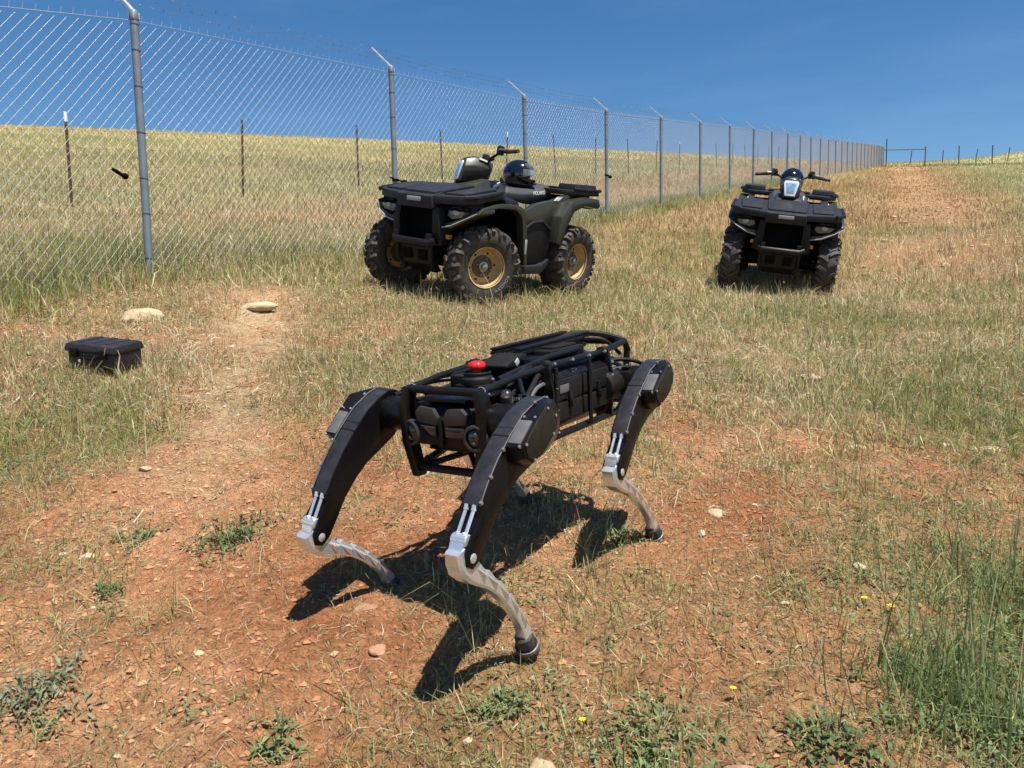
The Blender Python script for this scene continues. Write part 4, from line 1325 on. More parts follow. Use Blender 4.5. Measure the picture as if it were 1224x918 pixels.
# belly pan seen below the head
MB().prism([(.10, -.088), (.36, -.072), (.36, -.088), (.30, -.104), (.10, -.106)], -.085, .085).build('belly_pan', 'robot_black', robot, .003)
# emergency stop
mb = MB().lathe([(.040, -.028), (.042, -.02), (.042, .0), (.036, .006), (.036, .010), (.020, .012)], (.250, 0, .085), (0, 0, 1), 24)
mb.box((.22, -.055, .072), (.075, .06, .034)).box((.25, 0, .056), (.08, .09, .03))
es = mb.build('stop_housing', 'robot_matte', robot, .002)
MB().lathe([(.034, 0), (.037, .002), (.037, .006), (.034, .008)], (.250, 0, .094), (0, 0, 1), 28, False).build('stop_collar', 'robot_tube', es)
rings = []
for r_, h_ in ((.011, .0), (.012, .010), (.019, .012), (.022, .016), (.0225, .023), (.020, .029), (.013, .033), (.004, .034)):
    rings.append([(.250 + r_ * (1 + (.06 if (k % 4 < 2 and r_ > .0185) else 0)) * math.cos(2 * math.pi * k / 32), r_ * (1 + (.06 if (k % 4 < 2 and r_ > .0185) else 0)) * math.sin(2 * math.pi * k / 32), .096 + h_) for k in range(32)])
MB().loft(rings).build('stop_button', 'red_button', es, 0, 45)
# deck plates, payload rails and electronics boxes on top
dk = MB().prism([(.13, -.07), (.10, -.095), (-.22, -.095), (-.22, .095), (.10, .095), (.13, .07)], .089, .099, 'z').build('top_deck', 'robot_black', robot, .002)
MB().box((-.12, 0, .112), (.20, .13, .026)).box((-.13, .02, .128), (.14, .06, .008)).build('payload_box', 'robot_matte', dk, .004)
MB().box((.055, .03, .108), (.09, .08, .018)).build('radio_module', 'robot_gloss', dk, .003)
MB().prism([(.165, .106), (.085, .128), (.06, .128), (.06, .10), (.165, .099)], -.06, .035).build('sloped_cover', 'robot_matte', dk, .003)
MB().box((.128, .046, .112), (.018, .003, .016), rotm('Y', R(35))).build('bright_clip', 'arm_bright', dk, .0008)
for yy in (-.083, .0):
    MB().prism([(yy - .010, 0), (yy + .010, 0), (yy + .010, .010), (yy + .004, .010), (yy + .004, .014), (yy + .010, .014), (yy + .010, .020), (yy - .010, .020), (yy - .010, .014), (yy - .004, .014), (yy - .004, .010), (yy - .010, .010)], -.36, .055, 'x').build('payload_rail', 'robot_tube', robot, .001).matrix_local = Matrix.Translation((0, 0, .122)) @ Matrix.Rotation(R(1.5), 4, 'Y')
for x_ in (-.30, -.05):
    MB().box((x_, -.04, .115), (.02, .13, .012)).build('cross_bar', 'robot_black', robot, .002)
MB().box((-.30, 0, -.005), (.12, .15, .10)).box((-.33, 0, .055), (.08, .11, .03)).build('rear_module', 'robot_matte', robot, .006)
MB().lathe([(.030, 0), (.034, .006), (.034, .05), (.026, .058)], (-.37, 0, .01), (-1, 0, 0), 18).build('rear_sensor', 'robot_gloss', robot, .002)
# cables
def cable(p, r_=.006, m_='robot_matte', nm='cable'):
    P_ = [Vector(q) for q in p]
    out_ = []
    for i in range(len(P_) - 1):
        a_, b_, c_, d_ = P_[max(i - 1, 0)], P_[i], P_[i + 1], P_[min(i + 2, len(P_) - 1)]
        for k in range(5):
            t_ = k / 5
            out_.append(.5 * ((2 * b_) + (c_ - a_) * t_ + (2 * a_ - 5 * b_ + 4 * c_ - d_) * t_ ** 2 + (3 * b_ - a_ - 3 * c_ + d_) * t_ ** 3))
    out_.append(P_[-1])
    return MB().tube(out_, r_, 7).build(nm, m_, robot)
cable([(-.24, -.05, .128), (-.33, -.03, .146), (-.40, .03, .138), (-.44, .085, .118)], .010)
cable([(-.24, -.03, .12), (-.31, -.01, .13), (-.38, .05, .12), (-.42, .09, .07)], .006)
cable([(-.23, .08, .09), (-.28, .10, .07), (-.33, .12, .05), (-.34, .13, .04)], .007)
cable([(-.23, .06, .10), (-.30, .07, .085), (-.36, .10, .06), (-.37, .12, .04)], .006, 'grey_plate')
cable([(.11, .09, .09), (.18, .095, .075), (.24, .11, .055), (.30, .13, .045)], .007)
cable([(.11, .07, .10), (.18, .08, .085), (.26, .10, .06), (.33, .14, .05)], .006)
cable([(.11, .105, .06), (.17, .13, .055), (.23, .15, .04), (.30, .15, .035)], .008)
cable([(.11, -.09, .09), (.18, -.095, .075), (.24, -.11, .055), (.30, -.13, .045)], .007)
cable([(.11, -.06, .1), (.16, -.08, .09), (.20, -.06, .075)], .006)
cable([(.12, .128, -.03), (.18, .16, -.035), (.25, .165, -.02), (.30, .15, -.02)], .007)
for sd in (1, -1):
    cable([(.10, sd * .10, .07), (.16, sd * .13, .082), (.24, sd * .165, .072), (.31, sd * .19, .055), (.345, sd * .205, .045)], .0065)
    cable([(.10, sd * .11, .045), (.17, sd * .15, .062), (.26, sd * .18, .060), (.33, sd * .20, .03)], .005, 'grey_plate')
    cable([(.115, sd * .08, .098), (.20, sd * .10, .088), (.28, sd * .155, .075), (.33, sd * .195, .058)], .0055, 'robot_tube')
    cable([(-.24, sd * .10, .06), (-.29, sd * .14, .07), (-.34, sd * .18, .06), (-.37, sd * .205, .04)], .0065)
    cable([(-.24, sd * .11, .03), (-.30, sd * .15, .045), (-.36, sd * .19, .03)], .005, 'robot_tube')
    MB().lathe([(.010, 0), (.013, .003), (.013, .022), (.009, .026)], (.345, sd * .150, .040), (.2, .2 * sd, 1), 10).build('connector', 'head_plate', robot)
    MB().lathe([(.010, 0), (.013, .003), (.013, .022), (.009, .026)], (.30, sd * .125, .040), (.2, 0, 1), 10).build('connector', 'robot_strip_lit', robot)
    MB().box((.05, sd * .1455, .032), (.05, .002, .022)).build('data_plate', 'grey_plate', core, .0005)
    bar([(.10, sd * .148, -.09), (.10, sd * .150, .095)], .006)
    bar([(-.09, sd * .150, -.09), (-.09, sd * .150, .098)], .006)
bb = MB()
bb.bolts([(.08 - .1 * k, .135, .103) for k in range(4)] + [(.08 - .1 * k, -.135, .103) for k in range(4)] + [(.10, .15, z) for z in (-.08, -.02, .04, .09)] + [(-.232, .152, z) for z in (-.07, -.02, .03, .07)], (.3, .8, .5), .005, .005)
bb.bolts([(.40, s_ * .11, z) for s_ in (1, -1) for z in (.06, -.1)] + [(.25, .05, .083), (.30, -.07, .052), (.30, .07, .052)], (.6, 0, .8), .0042, .004)
tag(bb.build('bolts', 'bolt_steel', robot), kind='stuff')

# ------------------------------------------------------------------ quad bikes
WB, TRK, WR = 1.346, 1.00, .343
def wheel_meshes(width, side):
    me = {}
    hw_ = width / 2
    # carcass: rounded section turned about the y axis
    prof = [(.165, -hw_ * .78), (.20, -hw_ * .95), (.25, -hw_ * 1.02), (.295, -hw_ * .93), (.318, -hw_ * .72), (.326, -hw_ * .3), (.326, hw_ * .3), (.318, hw_ * .72), (.295, hw_ * .93), (.25, hw_ * 1.02), (.20, hw_ * .95), (.165, hw_ * .78)]
    me['tyre'] = MB().lathe(prof, (0, 0, 0), (0, 1, 0), 40, False).mesh('wheel', 'tyre', 0, 50)
    # chevron lugs across the tread and down the shoulders
    mb = MB()
    N = 17
    for k in range(N):
        for s_ in (1, -1):
            a0_ = 2 * math.pi * (k + (.5 if s_ < 0 else 0)) / N
            # centre line of the lug: from the crown, slanting outwards, over the shoulder
            path = [(0.00, .03 * hw_ * s_, .325), (.10, hw_ * .45 * s_, .325), (.17, hw_ * .80 * s_, .314), (.20, hw_ * 1.0 * s_, .286), (.21, hw_ * 1.05 * s_, .262)]
            wd_ = [.034, .038, .040, .036, .028]
            ht = [.018, .019, .020, .014, .007]
            rings = []
            for (da, yy, rr), wv, hh in zip(path, wd_, ht):
                a_ = a0_ + da
                rad = Vector((math.cos(a_), 0, math.sin(a_))); tan_ = Vector((-math.sin(a_), 0, math.cos(a_)))
                outw = (rad * max(.0, 1 - max(0, abs(yy) / hw_ - .55) * 1.4) + Vector((0, s_, 0)) * max(0, abs(yy) / hw_ - .55) * 1.6).normalized()
                c_ = rad * rr + Vector((0, yy, 0))
                sv = (tan_ + Vector((0, -s_ * .45, 0))).normalized() * wv * .5
                rings.append([c_ - sv - outw * .006, c_ + sv - outw * .006, c_ + sv * .8 + outw * hh, c_ - sv * .8 + outw * hh])
            mb.loft(rings)
        # small blocks on the shoulder between the lugs
        for s_ in (1, -1):
            a_ = 2 * math.pi * (k + (.5 if s_ < 0 else 0) - .10) / N
            rad = Vector((math.cos(a_), 0, math.sin(a_)))
            mb.box(rad * .309 + Vector((0, s_ * hw_ * .86, 0)), (.030, .030, .034), Matrix.Rotation(-a_, 3, 'Y') @ Matrix.Rotation(.6 * s_, 3, 'Z'))
    me['tread'] = mb.mesh('tread', 'tyre', 0, 30)
    so_ = side
    # rim: dished steel wheel, outer side at +y*side
    rp_ = [(.168, .10), (.176, .105), (.176, .095), (.160, .085), (.156, .035), (.146, .015), (.125, .010), (.095, .018), (.075, .030), (.055, .030), (.03, .032), (.002, .032)]
    me['rim'] = MB().lathe([(r_, (h_ - .1 + hw_ * .86) * so_) for r_, h_ in rp_], (0, 0, 0), (0, 1, 0), 36, False).lathe([(.165, -hw_ * .8 * so_), (.165, hw_ * .78 * so_)], (0, 0, 0), (0, 1, 0), 30, False).mesh('rim', 'rim_tan', 0, 30)
    y0 = (hw_ * .86 - .068) * so_
    mb = MB().lathe([(.046, y0), (.044, y0 + .016 * so_), (.030, y0 + .020 * so_), (.028, y0 + .045 * so_), (.018, y0 + .05 * so_)], (0, 0, 0), (0, 1, 0), 16)
    for k in range(4):
        a_ = k * math.pi / 2 + .4
        mb.lathe([(.011, y0), (.011, y0 + .022 * so_), (.006, y0 + .03 * so_)], (.068 * math.cos(a_), 0, .068 * math.sin(a_)), (0, 1, 0), 6)
    me['hub'] = mb.mesh('hub', 'hub_steel', 0, 30)
    me['hubp'] = MB().lathe([(.098, y0 - .016 * so_), (.095, y0 - .004 * so_), (.05, y0 + .002 * so_), (.01, y0 + .002 * so_)], (0, 0, 0), (0, 1, 0), 24).mesh('hub_shade_plate', 'hub_bronze_shade', 0, 30)  # dark bronze disc, also painted shade inside the dished rim
    mb = MB()
    for k in range(6):
        a_ = k * math.pi / 3
        mb.lathe([(.010, y0 - .024 * so_), (.010, y0 - .016 * so_)], (.120 * math.cos(a_), 0, .120 * math.sin(a_)), (0, 1, 0), 10)
    me['holes'] = mb.mesh('rim_hole', 'atv_dark')
    return me
WM = {(w_, s_): wheel_meshes(w_, s_) for w_ in (.20, .26) for s_ in (1, -1)}

def quad(mtx, label, group, steer, extra):
    q = empty('quad_bike', mtx, label, 'quad bike', group)
    def P(mb, n, m_, bev=.006, par=None, sm=35):
        mb.v = [(x, y, z + .078 * float(sstep(.46, .76, z)) - .15 * max(0, x - .5) * float(sstep(.60, .86, z))) for x, y, z in mb.v]
        return mb.build(n, m_, par or q, bev, sm)
    # chassis, engine and belly
    P(MB().box((0, 0, .42), (1.5, .36, .22)).box((.1, 0, .30), (1.0, .30, .06)).box((-.1, 0, .58), (.7, .34, .2)).box((.72, 0, .60), (.22, .40, .40)), 'chassis', 'atv_dark', .01)
    for sx in (1, -1):
        for sy in (1, -1):
            for z_ in (.30, .42):
                P(MB().tube([(sx * .50, sy * .14, z_ + .04), (sx * .673, sy * .40, z_), (sx * .82, sy * .14, z_ + .04)], .016, 6), 'suspension_arm', 'atv_dark', 0)
            P(MB().tube([(sx * .66, sy * .34, .36), (sx * .62, sy * .22, .74)], [.03, .035], 8), 'shock_absorber', 'atv_dark', 0)
    # front rack deck: one moulded tray with raised rim
    top = [(.98, -.34), (1.01, -.20), (1.01, .20), (.98, .34), (.93, .50), (.86, .565), (.52, .555), (.42, .50), (.36, .30), (.34, -.30), (.42, -.50), (.52, -.555), (.86, -.565), (.93, -.50)]
    deck = P(MB().prism(top, .835, .905, 'z'), 'front_rack', 'atv_deck', .016)
    P(MB().prism([(.965, -.185), (.975, .185), (.93, .20), (.50, .215), (.46, .18), (.46, -.18), (.50, -.215), (.93, -.20)], .90, .928, 'z'), 'rack_lid', 'atv_deck', .01, deck)
    for sy in (1, -1):
        P(MB().prism([(.93, sy * .26), (.90, sy * .47), (.54, sy * .50), (.48, sy * .44), (.48, sy * .26)], .90, .921, 'z'), 'rack_pad', 'atv_deck', .008, deck)
        P(MB().tube([(.95, sy * .50, .90), (.87, sy * .575, .895), (.55, sy * .565, .895)], .018, 8), 'rack_rail', 'atv_black', 0, deck)
        P(MB().box((.70, sy * .52, .87), (.10, .09, .06)), 'tie_down', 'atv_black', .008, deck)
    # nose: centre panel above the grille with the badge strip
    P(MB().loft([[(.90, -.23, .84), (.90, .23, .84), (.90, .22, .92), (.90, -.22, .92)], [(1.025, -.21, .775), (1.025, .21, .775), (1.03, .20, .90), (1.03, -.20, .90)]]), 'nose_panel', 'atv_deck', .01)
    P(MB().box((1.031, 0, .868), (.006, .16, .035), rotm('Y', R(-2))), 'badge', 'grey_print', .003)
    # grille opening between two slanting pillars
    P(MB().box((.83, 0, .62), (.10, .50, .50)), 'grille', 'atv_dark', 0)
    for k in range(5):
        P(MB().box((.886, 0, .52 + .055 * k), (.012, .38, .007)), 'grille_bar', 'atv_dark', 0)
    for sy in (1, -1):
        P(MB().loft([[(.99, sy * .185, .80), (.99, sy * .255, .80), (.86, sy * .27, .80), (.86, sy * .20, .80)], [(1.0, sy * .195, .66), (1.0, sy * .27, .64), (.86, sy * .29, .64), (.86, sy * .21, .66)], [(.98, sy * .19, .48), (.97, sy * .30, .50), (.84, sy * .31, .50), (.84, sy * .20, .48)]]), 'front_pillar', 'atv_black', .008)
    # bumper
    bp_ = P(MB().tube([(1.00, -.24, .52), (1.035, -.19, .505), (1.035, .19, .505), (1.00, .24, .52)], .026, 10), 'bumper', 'atv_black', 0)
    for sy in (1, -1):
        P(MB().box((1.015, sy * .185, .52), (.05, .045, .09)), 'bumper_bracket', 'atv_black', .006, bp_)
        P(MB().tube([(1.0, sy * .20, .49), (.99, sy * .205, .36), (.92, sy * .17, .27)], .017, 8), 'bumper_leg', 'atv_black', 0, bp_)
    P(MB().loft([[(.99, -.20, .47), (.99, .20, .47), (.90, .20, .47), (.90, -.20, .47)], [(.96, -.19, .32), (.96, .19, .32), (.88, .19, .32), (.88, -.19, .32)], [(.86, -.16, .245), (.86, .16, .245), (.8, .16, .26), (.8, -.16, .26)]]), 'skid_plate', 'atv_black', .01)
    for k in (-1, 1):
        P(MB().box((.985, k * .09, .40), (.012, .10, .09), rotm('Y', R(10))), 'skid_rib', 'atv_dark', .004)
    for sy in (1, -1):
        # headlamp
        lp = P(MB().prism([(sy * .295, .700), (sy * .305, .770), (sy * .35, .818), (sy * .475, .808), (sy * .515, .752), (sy * .47, .690), (sy * .35, .668)], .86, .935, 'x', .88), 'headlamp', 'lamp_lens', .010)
        P(MB().lathe([(.030, 0), (.034, .006), (.024, .010)], (.932, sy * .405, .748), (1, .1 * sy, 0), 16), 'bulb_cover', 'grey_print', 0, lp)
        P(MB().prism([(sy * .28, .66), (sy * .285, .80), (sy * .34, .84), (sy * .52, .84), (sy * .555, .74), (sy * .48, .675), (sy * .36, .655)], .74, .885, 'x'), 'lamp_surround', 'atv_black', .008)
        # fender edge that sweeps under the lamp
        P(MB().loft([[(.93, sy * .25, .60), (.93, sy * .25, .64), (.82, sy * .25, .66), (.82, sy * .25, .60)], [(.955, sy * .38, .615), (.955, sy * .38, .655), (.80, sy * .38, .68), (.80, sy * .38, .62)], [(.94, sy * .50, .665), (.935, sy * .50, .705), (.75, sy * .52, .73), (.75, sy * .52, .69)], [(.88, sy * .595, .735), (.87, sy * .595, .775), (.68, sy * .61, .775), (.68, sy * .61, .735)]]), 'fender_lip', 'atv_green', .007)
        P(MB().tube([(.965, sy * .27, .612), (.972, sy * .38, .63), (.955, sy * .495, .68), (.90, sy * .60, .75)], .005, 6), 'lip_highlight', 'grey_print', 0)  # pale tube painted as the bright line where light catches the lip
        P(MB().box((.90, sy * .30, .555), (.05, .05, .028)), 'marker_light', 'amber', .006)
        # front fender: outer green skin arched over the wheel, back down to the footwell
        arch = [(.88, .735), (.86, .76), (.80, .795), (.62, .81), (.44, .80), (.30, .78), (.235, .74), (.20, .62), (.17, .46), (.16, .34), (.20, .34), (.225, .46), (.25, .60), (.285, .70), (.38, .752), (.62, .772), (.78, .755)]
        P(MB().prism(arch, *sorted((sy * .52, sy * .60))), 'front_fender', 'atv_green', .010)
        inner = [(.95, .80), (.62, .83), (.30, .80), (.22, .72), (.18, .40), (.21, .40), (.25, .68), (.32, .76), (.62, .79), (.94, .76)]
        P(MB().prism(inner, *sorted((sy * .22, sy * .525))), 'wheel_arch', 'atv_dark', .004)
        # deck shoulder between rack and seat
        P(MB().loft([[(.50, sy * .30, .80), (.50, sy * .58, .78), (.50, sy * .57, .835), (.50, sy * .30, .86)], [(.30, sy * .22, .80), (.30, sy * .58, .76), (.30, sy * .55, .82), (.30, sy * .22, .88)], [(.10, sy * .16, .78), (.12, sy * .40, .74), (.12, sy * .36, .80), (.10, sy * .16, .87)]]), 'shoulder_panel', 'atv_black', .012)
        # footwell and mud guard
        guard = [(.20, .33), (.215, .56), (.14, .60), (-.02, .655), (-.16, .66), (-.30, .60), (-.34, .53), (-.24, .33)]
        P(MB().prism(guard, *sorted((sy * .47, sy * .50))), 'mud_guard', 'atv_black', .010)
        P(MB().tube([(.21, sy * .505, .565), (.14, sy * .507, .605), (-.02, sy * .507, .66), (-.16, sy * .507, .665), (-.30, sy * .505, .605)], .010, 6), 'guard_trim', 'atv_deck', 0)
        P(MB().loft([[(.24, sy * .20, .26), (.24, sy * .58, .26), (.24, sy * .58, .33), (.24, sy * .20, .31)], [(-.10, sy * .20, .25), (-.10, sy * .58, .25), (-.10, sy * .58, .33), (-.10, sy * .20, .31)], [(-.34, sy * .22, .31), (-.34, sy * .50, .32), (-.34, sy * .50, .38), (-.34, sy * .22, .36)]]), 'foot_board', 'atv_deck', .010)
        # side body panel below the seat, sweeping up to the rear fender
        sideP = [(.10, .64), (.06, .74), (-.10, .80), (-.35, .835), (-.62, .90), (-.98, .905), (-1.0, .84), (-.78, .80), (-.62, .72), (-.50, .58), (-.44, .50), (-.30, .50), (-.12, .58)]
        P(MB().prism(sideP, *sorted((sy * .40, sy * .47))), 'side_panel', 'atv_green', .014)
        rear = [(-.30, .52), (-.36, .70), (-.50, .83), (-.72, .885), (-.98, .87), (-1.02, .80), (-.98, .775), (-.74, .80), (-.56, .74), (-.45, .62), (-.40, .50)]
        P(MB().prism(rear, *sorted((sy * .46, sy * .585))), 'rear_fender', 'atv_green', .012)
        P(MB().prism([(-.34, .44), (-.40, .72), (-.60, .84), (-1.0, .84), (-.98, .80), (-.62, .79), (-.46, .70), (-.40, .44)], *sorted((sy * .20, sy * .46))), 'rear_wheel_arch', 'atv_dark', .004)
        P(MB().box((-.02, sy * .28, .60), (.55, .24, .22)), 'engine_cover', 'atv_dark', .02)
        lbl = MB().prism([(-.50, .872), (-.42, .872), (-.36, .836), (-.44, .836)], *sorted((sy * .468, sy * .4735)))
        P(lbl, 'warning_label', 'white_print', 0)
        P(MB().box((.205, sy * .604, .50), (.03, .004, .11)), 'side_decal', 'grey_print', .001)
    # tank cover and seat
    P(MB().loft([[(.42, -w_, z0), (.42, w_, z0), (.42, w_ * .7, z1), (.42, -w_ * .7, z1)] if k == 0 else [(x_, -w_, z0), (x_, w_, z0), (x_, w_ * .7, z1), (x_, -w_ * .7, z1)] for k, (x_, w_, z0, z1) in enumerate(((.42, .20, .80, .93), (.25, .20, .78, .985), (.05, .19, .76, .965), (-.06, .17, .76, .93)))]), 'tank_cover', 'atv_green', .02)
    P(MB().box((.13, .155, .935), (.10, .006, .035), rotm('Y', R(25)) @ rotm('X', R(-28))), 'tank_decal', 'white_print', .001)
    seat_r = []
    for x_, w_, zt in ((.02, .10, .90), (-.04, .15, .925), (-.18, .19, .92), (-.38, .215, .93), (-.56, .225, .955), (-.66, .21, .975), (-.70, .18, .96)):
        seat_r.append([(x_, -w_, zt - .13), (x_, -w_ * 1.04, zt - .05), (x_, -w_ * .80, zt - .005), (x_, 0, zt + .006), (x_, w_ * .80, zt - .005), (x_, w_ * 1.04, zt - .05), (x_, w_, zt - .13)])
    seat = P(MB().loft(seat_r), 'seat', 'seat_vinyl', .012, None, 50)
    tm = text_mesh('seat_lettering', 'POLARIS', .05, 'white_print', .0008, .15)
    link('seat_lettering', tm, seat, Matrix.Translation((-.43, .238, .968)) @ Matrix.Rotation(R(180), 4, 'Z') @ Matrix.Rotation(R(82), 4, 'X') @ Matrix.Rotation(R(4), 4, 'Z'))
    # rear rack
    rt_ = [(-.62, -.50), (-.55, -.40), (-.56, .40), (-.62, .50), (-.72, .565), (-1.00, .565), (-1.08, .50), (-1.10, .30), (-1.10, -.30), (-1.08, -.50), (-1.00, -.565), (-.72, -.565)]
    rr_ = P(MB().prism(rt_, .895, .945, 'z'), 'rear_rack', 'atv_deck', .012)
    for sy in (1, -1):
        P(MB().prism([(-.66, sy * .28), (-.68, sy * .48), (-.76, sy * .545), (-.98, sy * .545), (-1.05, sy * .47), (-1.06, sy * .28)], .915, 1.0, 'z', .93), 'rack_box', 'atv_deck', .012, rr_)
        P(MB().tube([(-.64, sy * .50, .955), (-.74, sy * .575, .95), (-1.0, sy * .575, .95), (-1.09, sy * .50, .95)], .016, 8), 'rack_rail', 'atv_black', 0, rr_)
        P(MB().box((-1.02, sy * .40, .80), (.05, .16, .07)), 'tail_lamp', 'atv_black', .01)
    for x_ in (-.72, -.86, -1.0):
        P(MB().box((x_, 0, .952), (.05, .50, .02)), 'rack_slat', 'atv_black', .006, rr_)
    P(MB().box((-.86, 0, .82), (.34, .40, .12)), 'rear_bin', 'atv_dark', .02)
    # steering: column, bars, grips, levers and the lamp pod
    sa = R(steer)
    S = Matrix.Translation((.20, 0, 1.045)) @ Matrix.Rotation(R(-20), 4, 'Y') @ Matrix.Rotation(sa * 1.5, 4, 'Z')
    st = q
    hb = MB().tube([(.02, 0, -.12), (0, 0, .10)], .028, 10).tube([(-.01, -.07, .12), (-.02, -.10, .20), (-.07, -.19, .262), (-.13, -.34, .262)], .0125, 8).tube([(-.01, .07, .12), (-.02, .10, .20), (-.07, .19, .262), (-.13, .34, .262)], .0125, 8).tube([(-.01, -.08, .125), (-.01, .08, .125)], .0125, 8)
    hb.box((-.07, -.19, .265), (.05, .05, .05)).box((-.07, .19, .265), (.05, .05, .05))
    hbo = hb.build('handlebar', 'atv_black', q, .002, mtx=S)
    for sy in (1, -1):
        MB().tube([(-.10, sy * .265, .262), (-.155, sy * .415, .262)], .0185, 10).build('grip', 'rubber', hbo)
        MB().tube([(-.045, sy * .21, .265), (-.03, sy * .28, .257), (-.085, sy * .385, .25)], [.010, .009, .008], 6).build('brake_lever', 'hub_steel', hbo)
        MB().box((-.055, sy * .205, .285), (.055, .06, .045)).box((-.04, sy * .225, .245), (.03, .04, .04)).build('switch_box', 'atv_black', hbo, .006)
    S = S @ Matrix.Translation((0, 0, .012)) @ Matrix.Scale(.92, 4)
    pod_r = []
    for x_, w_, z0, z1 in ((-.08, .085, .02, .19), (.02, .115, -.04, .195), (.12, .120, -.075, .185), (.205, .105, -.105, .145), (.225, .085, -.10, .125)):
        pod_r.append([(x_, -w_ * .72, z0), (x_, w_ * .72, z0), (x_, w_, (z0 + z1) / 2 + .02), (x_, w_ * .72, z1 - .02), (x_, w_ * .4, z1), (x_, -w_ * .4, z1), (x_, -w_ * .72, z1 - .02), (x_, -w_, (z0 + z1) / 2 + .02)])
    pod = MB().loft(pod_r).build('lamp_pod', 'atv_green', q, .008, mtx=S)
    MB().loft([[(x_, -w_ * .74, z0 - .006), (x_, w_ * .74, z0 - .006), (x_, w_ * 1.03, z0 + .10), (x_, -w_ * 1.03, z0 + .10)] for x_, w_, z0 in ((-.06, .095, .01), (.04, .125, -.045), (.13, .127, -.08), (.20, .105, -.105))]).build('pod_base', 'atv_black', pod, .006)
    tilt = rotm('Y', R(-8))
    MB().prism([(-.060, -.092), (.060, -.092), (.090, .070), (.072, .098), (-.072, .098), (-.090, .070)], .222, .236, 'x').build('lamp_frame', 'lamp_bright', pod, .004)
    MB().prism([(-.040, -.055), (.040, -.055), (.062, .070), (-.062, .070)], .233, .240, 'x').build('lamp_glass', 'lamp_blue', pod, .003)
    MB().box((.04, .098, .165), (.085, .006, .028), rotm('X', R(38))).build('pod_decal', 'grey_print', pod, .001)
    MB().box((-.03, 0, .215), (.10, .11, .03), rotm('Y', R(25))).build('dashboard', 'atv_black', pod, .008)
    # wheels
    for sx in (1, -1):
        for sy in (1, -1):
            me = WM[(.20 if sx > 0 else .26, sy)]
            Wm = Matrix.Translation((sx * WB / 2, sy * TRK / 2 * (1.0 if sx > 0 else .96), WR)) @ (Matrix.Rotation(sa, 4, 'Z') if sx > 0 else Matrix.Identity(4)) @ Matrix.Rotation(random.uniform(0, 1), 4, 'Y')
            wh = link('wheel', me['tyre'], q, Wm)
            tag(link('tread', me['tread'], wh), kind='stuff')
            link('rim', me['rim'], wh)
            link('hub', me['hub'], wh)
            link('hub_shade_plate', me['hubp'], wh)
            tag(link('rim_holes', me['holes'], wh), kind='stuff')
    extra(q)
    return q
def quad_matrix(cx, cy, yaw, lift=0.0, roll_extra=0.0, pitch_extra=0.0):
    h = Vector((math.cos(yaw), math.sin(yaw), 0)); l_ = Vector((-h.y, h.x, 0))
    z = {}
    for sx in (1, -1):
        for sy in (1, -1):
            p = Vector((cx, cy, 0)) + h * sx * WB / 2 + l_ * sy * TRK / 2
            z[sx, sy] = float(base_h(p.x, p.y))
    zc = sum(z.values()) / 4
    ph = math.atan2((z[1, 1] + z[1, -1] - z[-1, 1] - z[-1, -1]) / 2, WB) + pitch_extra
    rl = math.atan2((z[1, 1] + z[-1, 1] - z[1, -1] - z[-1, -1]) / 2, TRK) + roll_extra
    return Matrix.Translation((cx, cy, zc + lift)) @ Matrix.Rotation(yaw, 4, 'Z') @ Matrix.Rotation(-ph, 4, 'Y') @ Matrix.Rotation(rl, 4, 'X')
def tyre_text(q):
    # white lettering round the sidewall of the left front tyre
    wh = [o_ for o_ in q.children if o_.name.split('.')[0] == 'wheel'][0]
    inv = wh.matrix_local.to_3x3()
    word = 'AKOMOR'
    down = math.atan2(-1, 0)
    base = wh.matrix_local.to_euler()
    V_, F_ = [], []
    for k, ch in enumerate(word):
        me = text_mesh('letter', ch, .040, 'white_print', .001)
        a_ = R(-74 + 8.5 * k)
        M_ = Matrix.Rotation(a_ + math.pi / 2, 4, 'Z') @ Matrix.Identity(4)
        k0 = len(V_)
        for v in me.vertices:
            p = Vector((v.co.x, v.co.y + 0, v.co.z))
            p = Matrix.Rotation(a_ + math.pi / 2, 3, 'Z') @ p + Vector((math.cos(a_), math.sin(a_), 0)) * .225
            # text plane (x right, y up) -> sidewall seen from outside: -x local, z up
            V_.append(Vector((-p.x, (.103 + p.z), p.y)))
        F_ += [tuple(i + k0 for i in pl.vertices) for pl in me.polygons]
        bpy.data.meshes.remove(me)
    mb = MB().add([Matrix.Rotation(-base.y, 3, 'Y') @ v for v in V_], F_)
    mb.build('tyre_lettering', 'grey_print', wh)
q1_m = quad_matrix(-.25, 7.57, R(-128.3))
quad(q1_m, 'dark green quad bike parked side on by the fence with a helmet on its seat', 'quad bikes parked in the grass', -22, tyre_text)
q2_m = quad_matrix(3.19, 9.40, R(-109.5), roll_extra=R(-3.5))
quad(q2_m, 'dark quad bike facing the camera on the open grass at right', 'quad bikes parked in the grass', 0, lambda q: None)

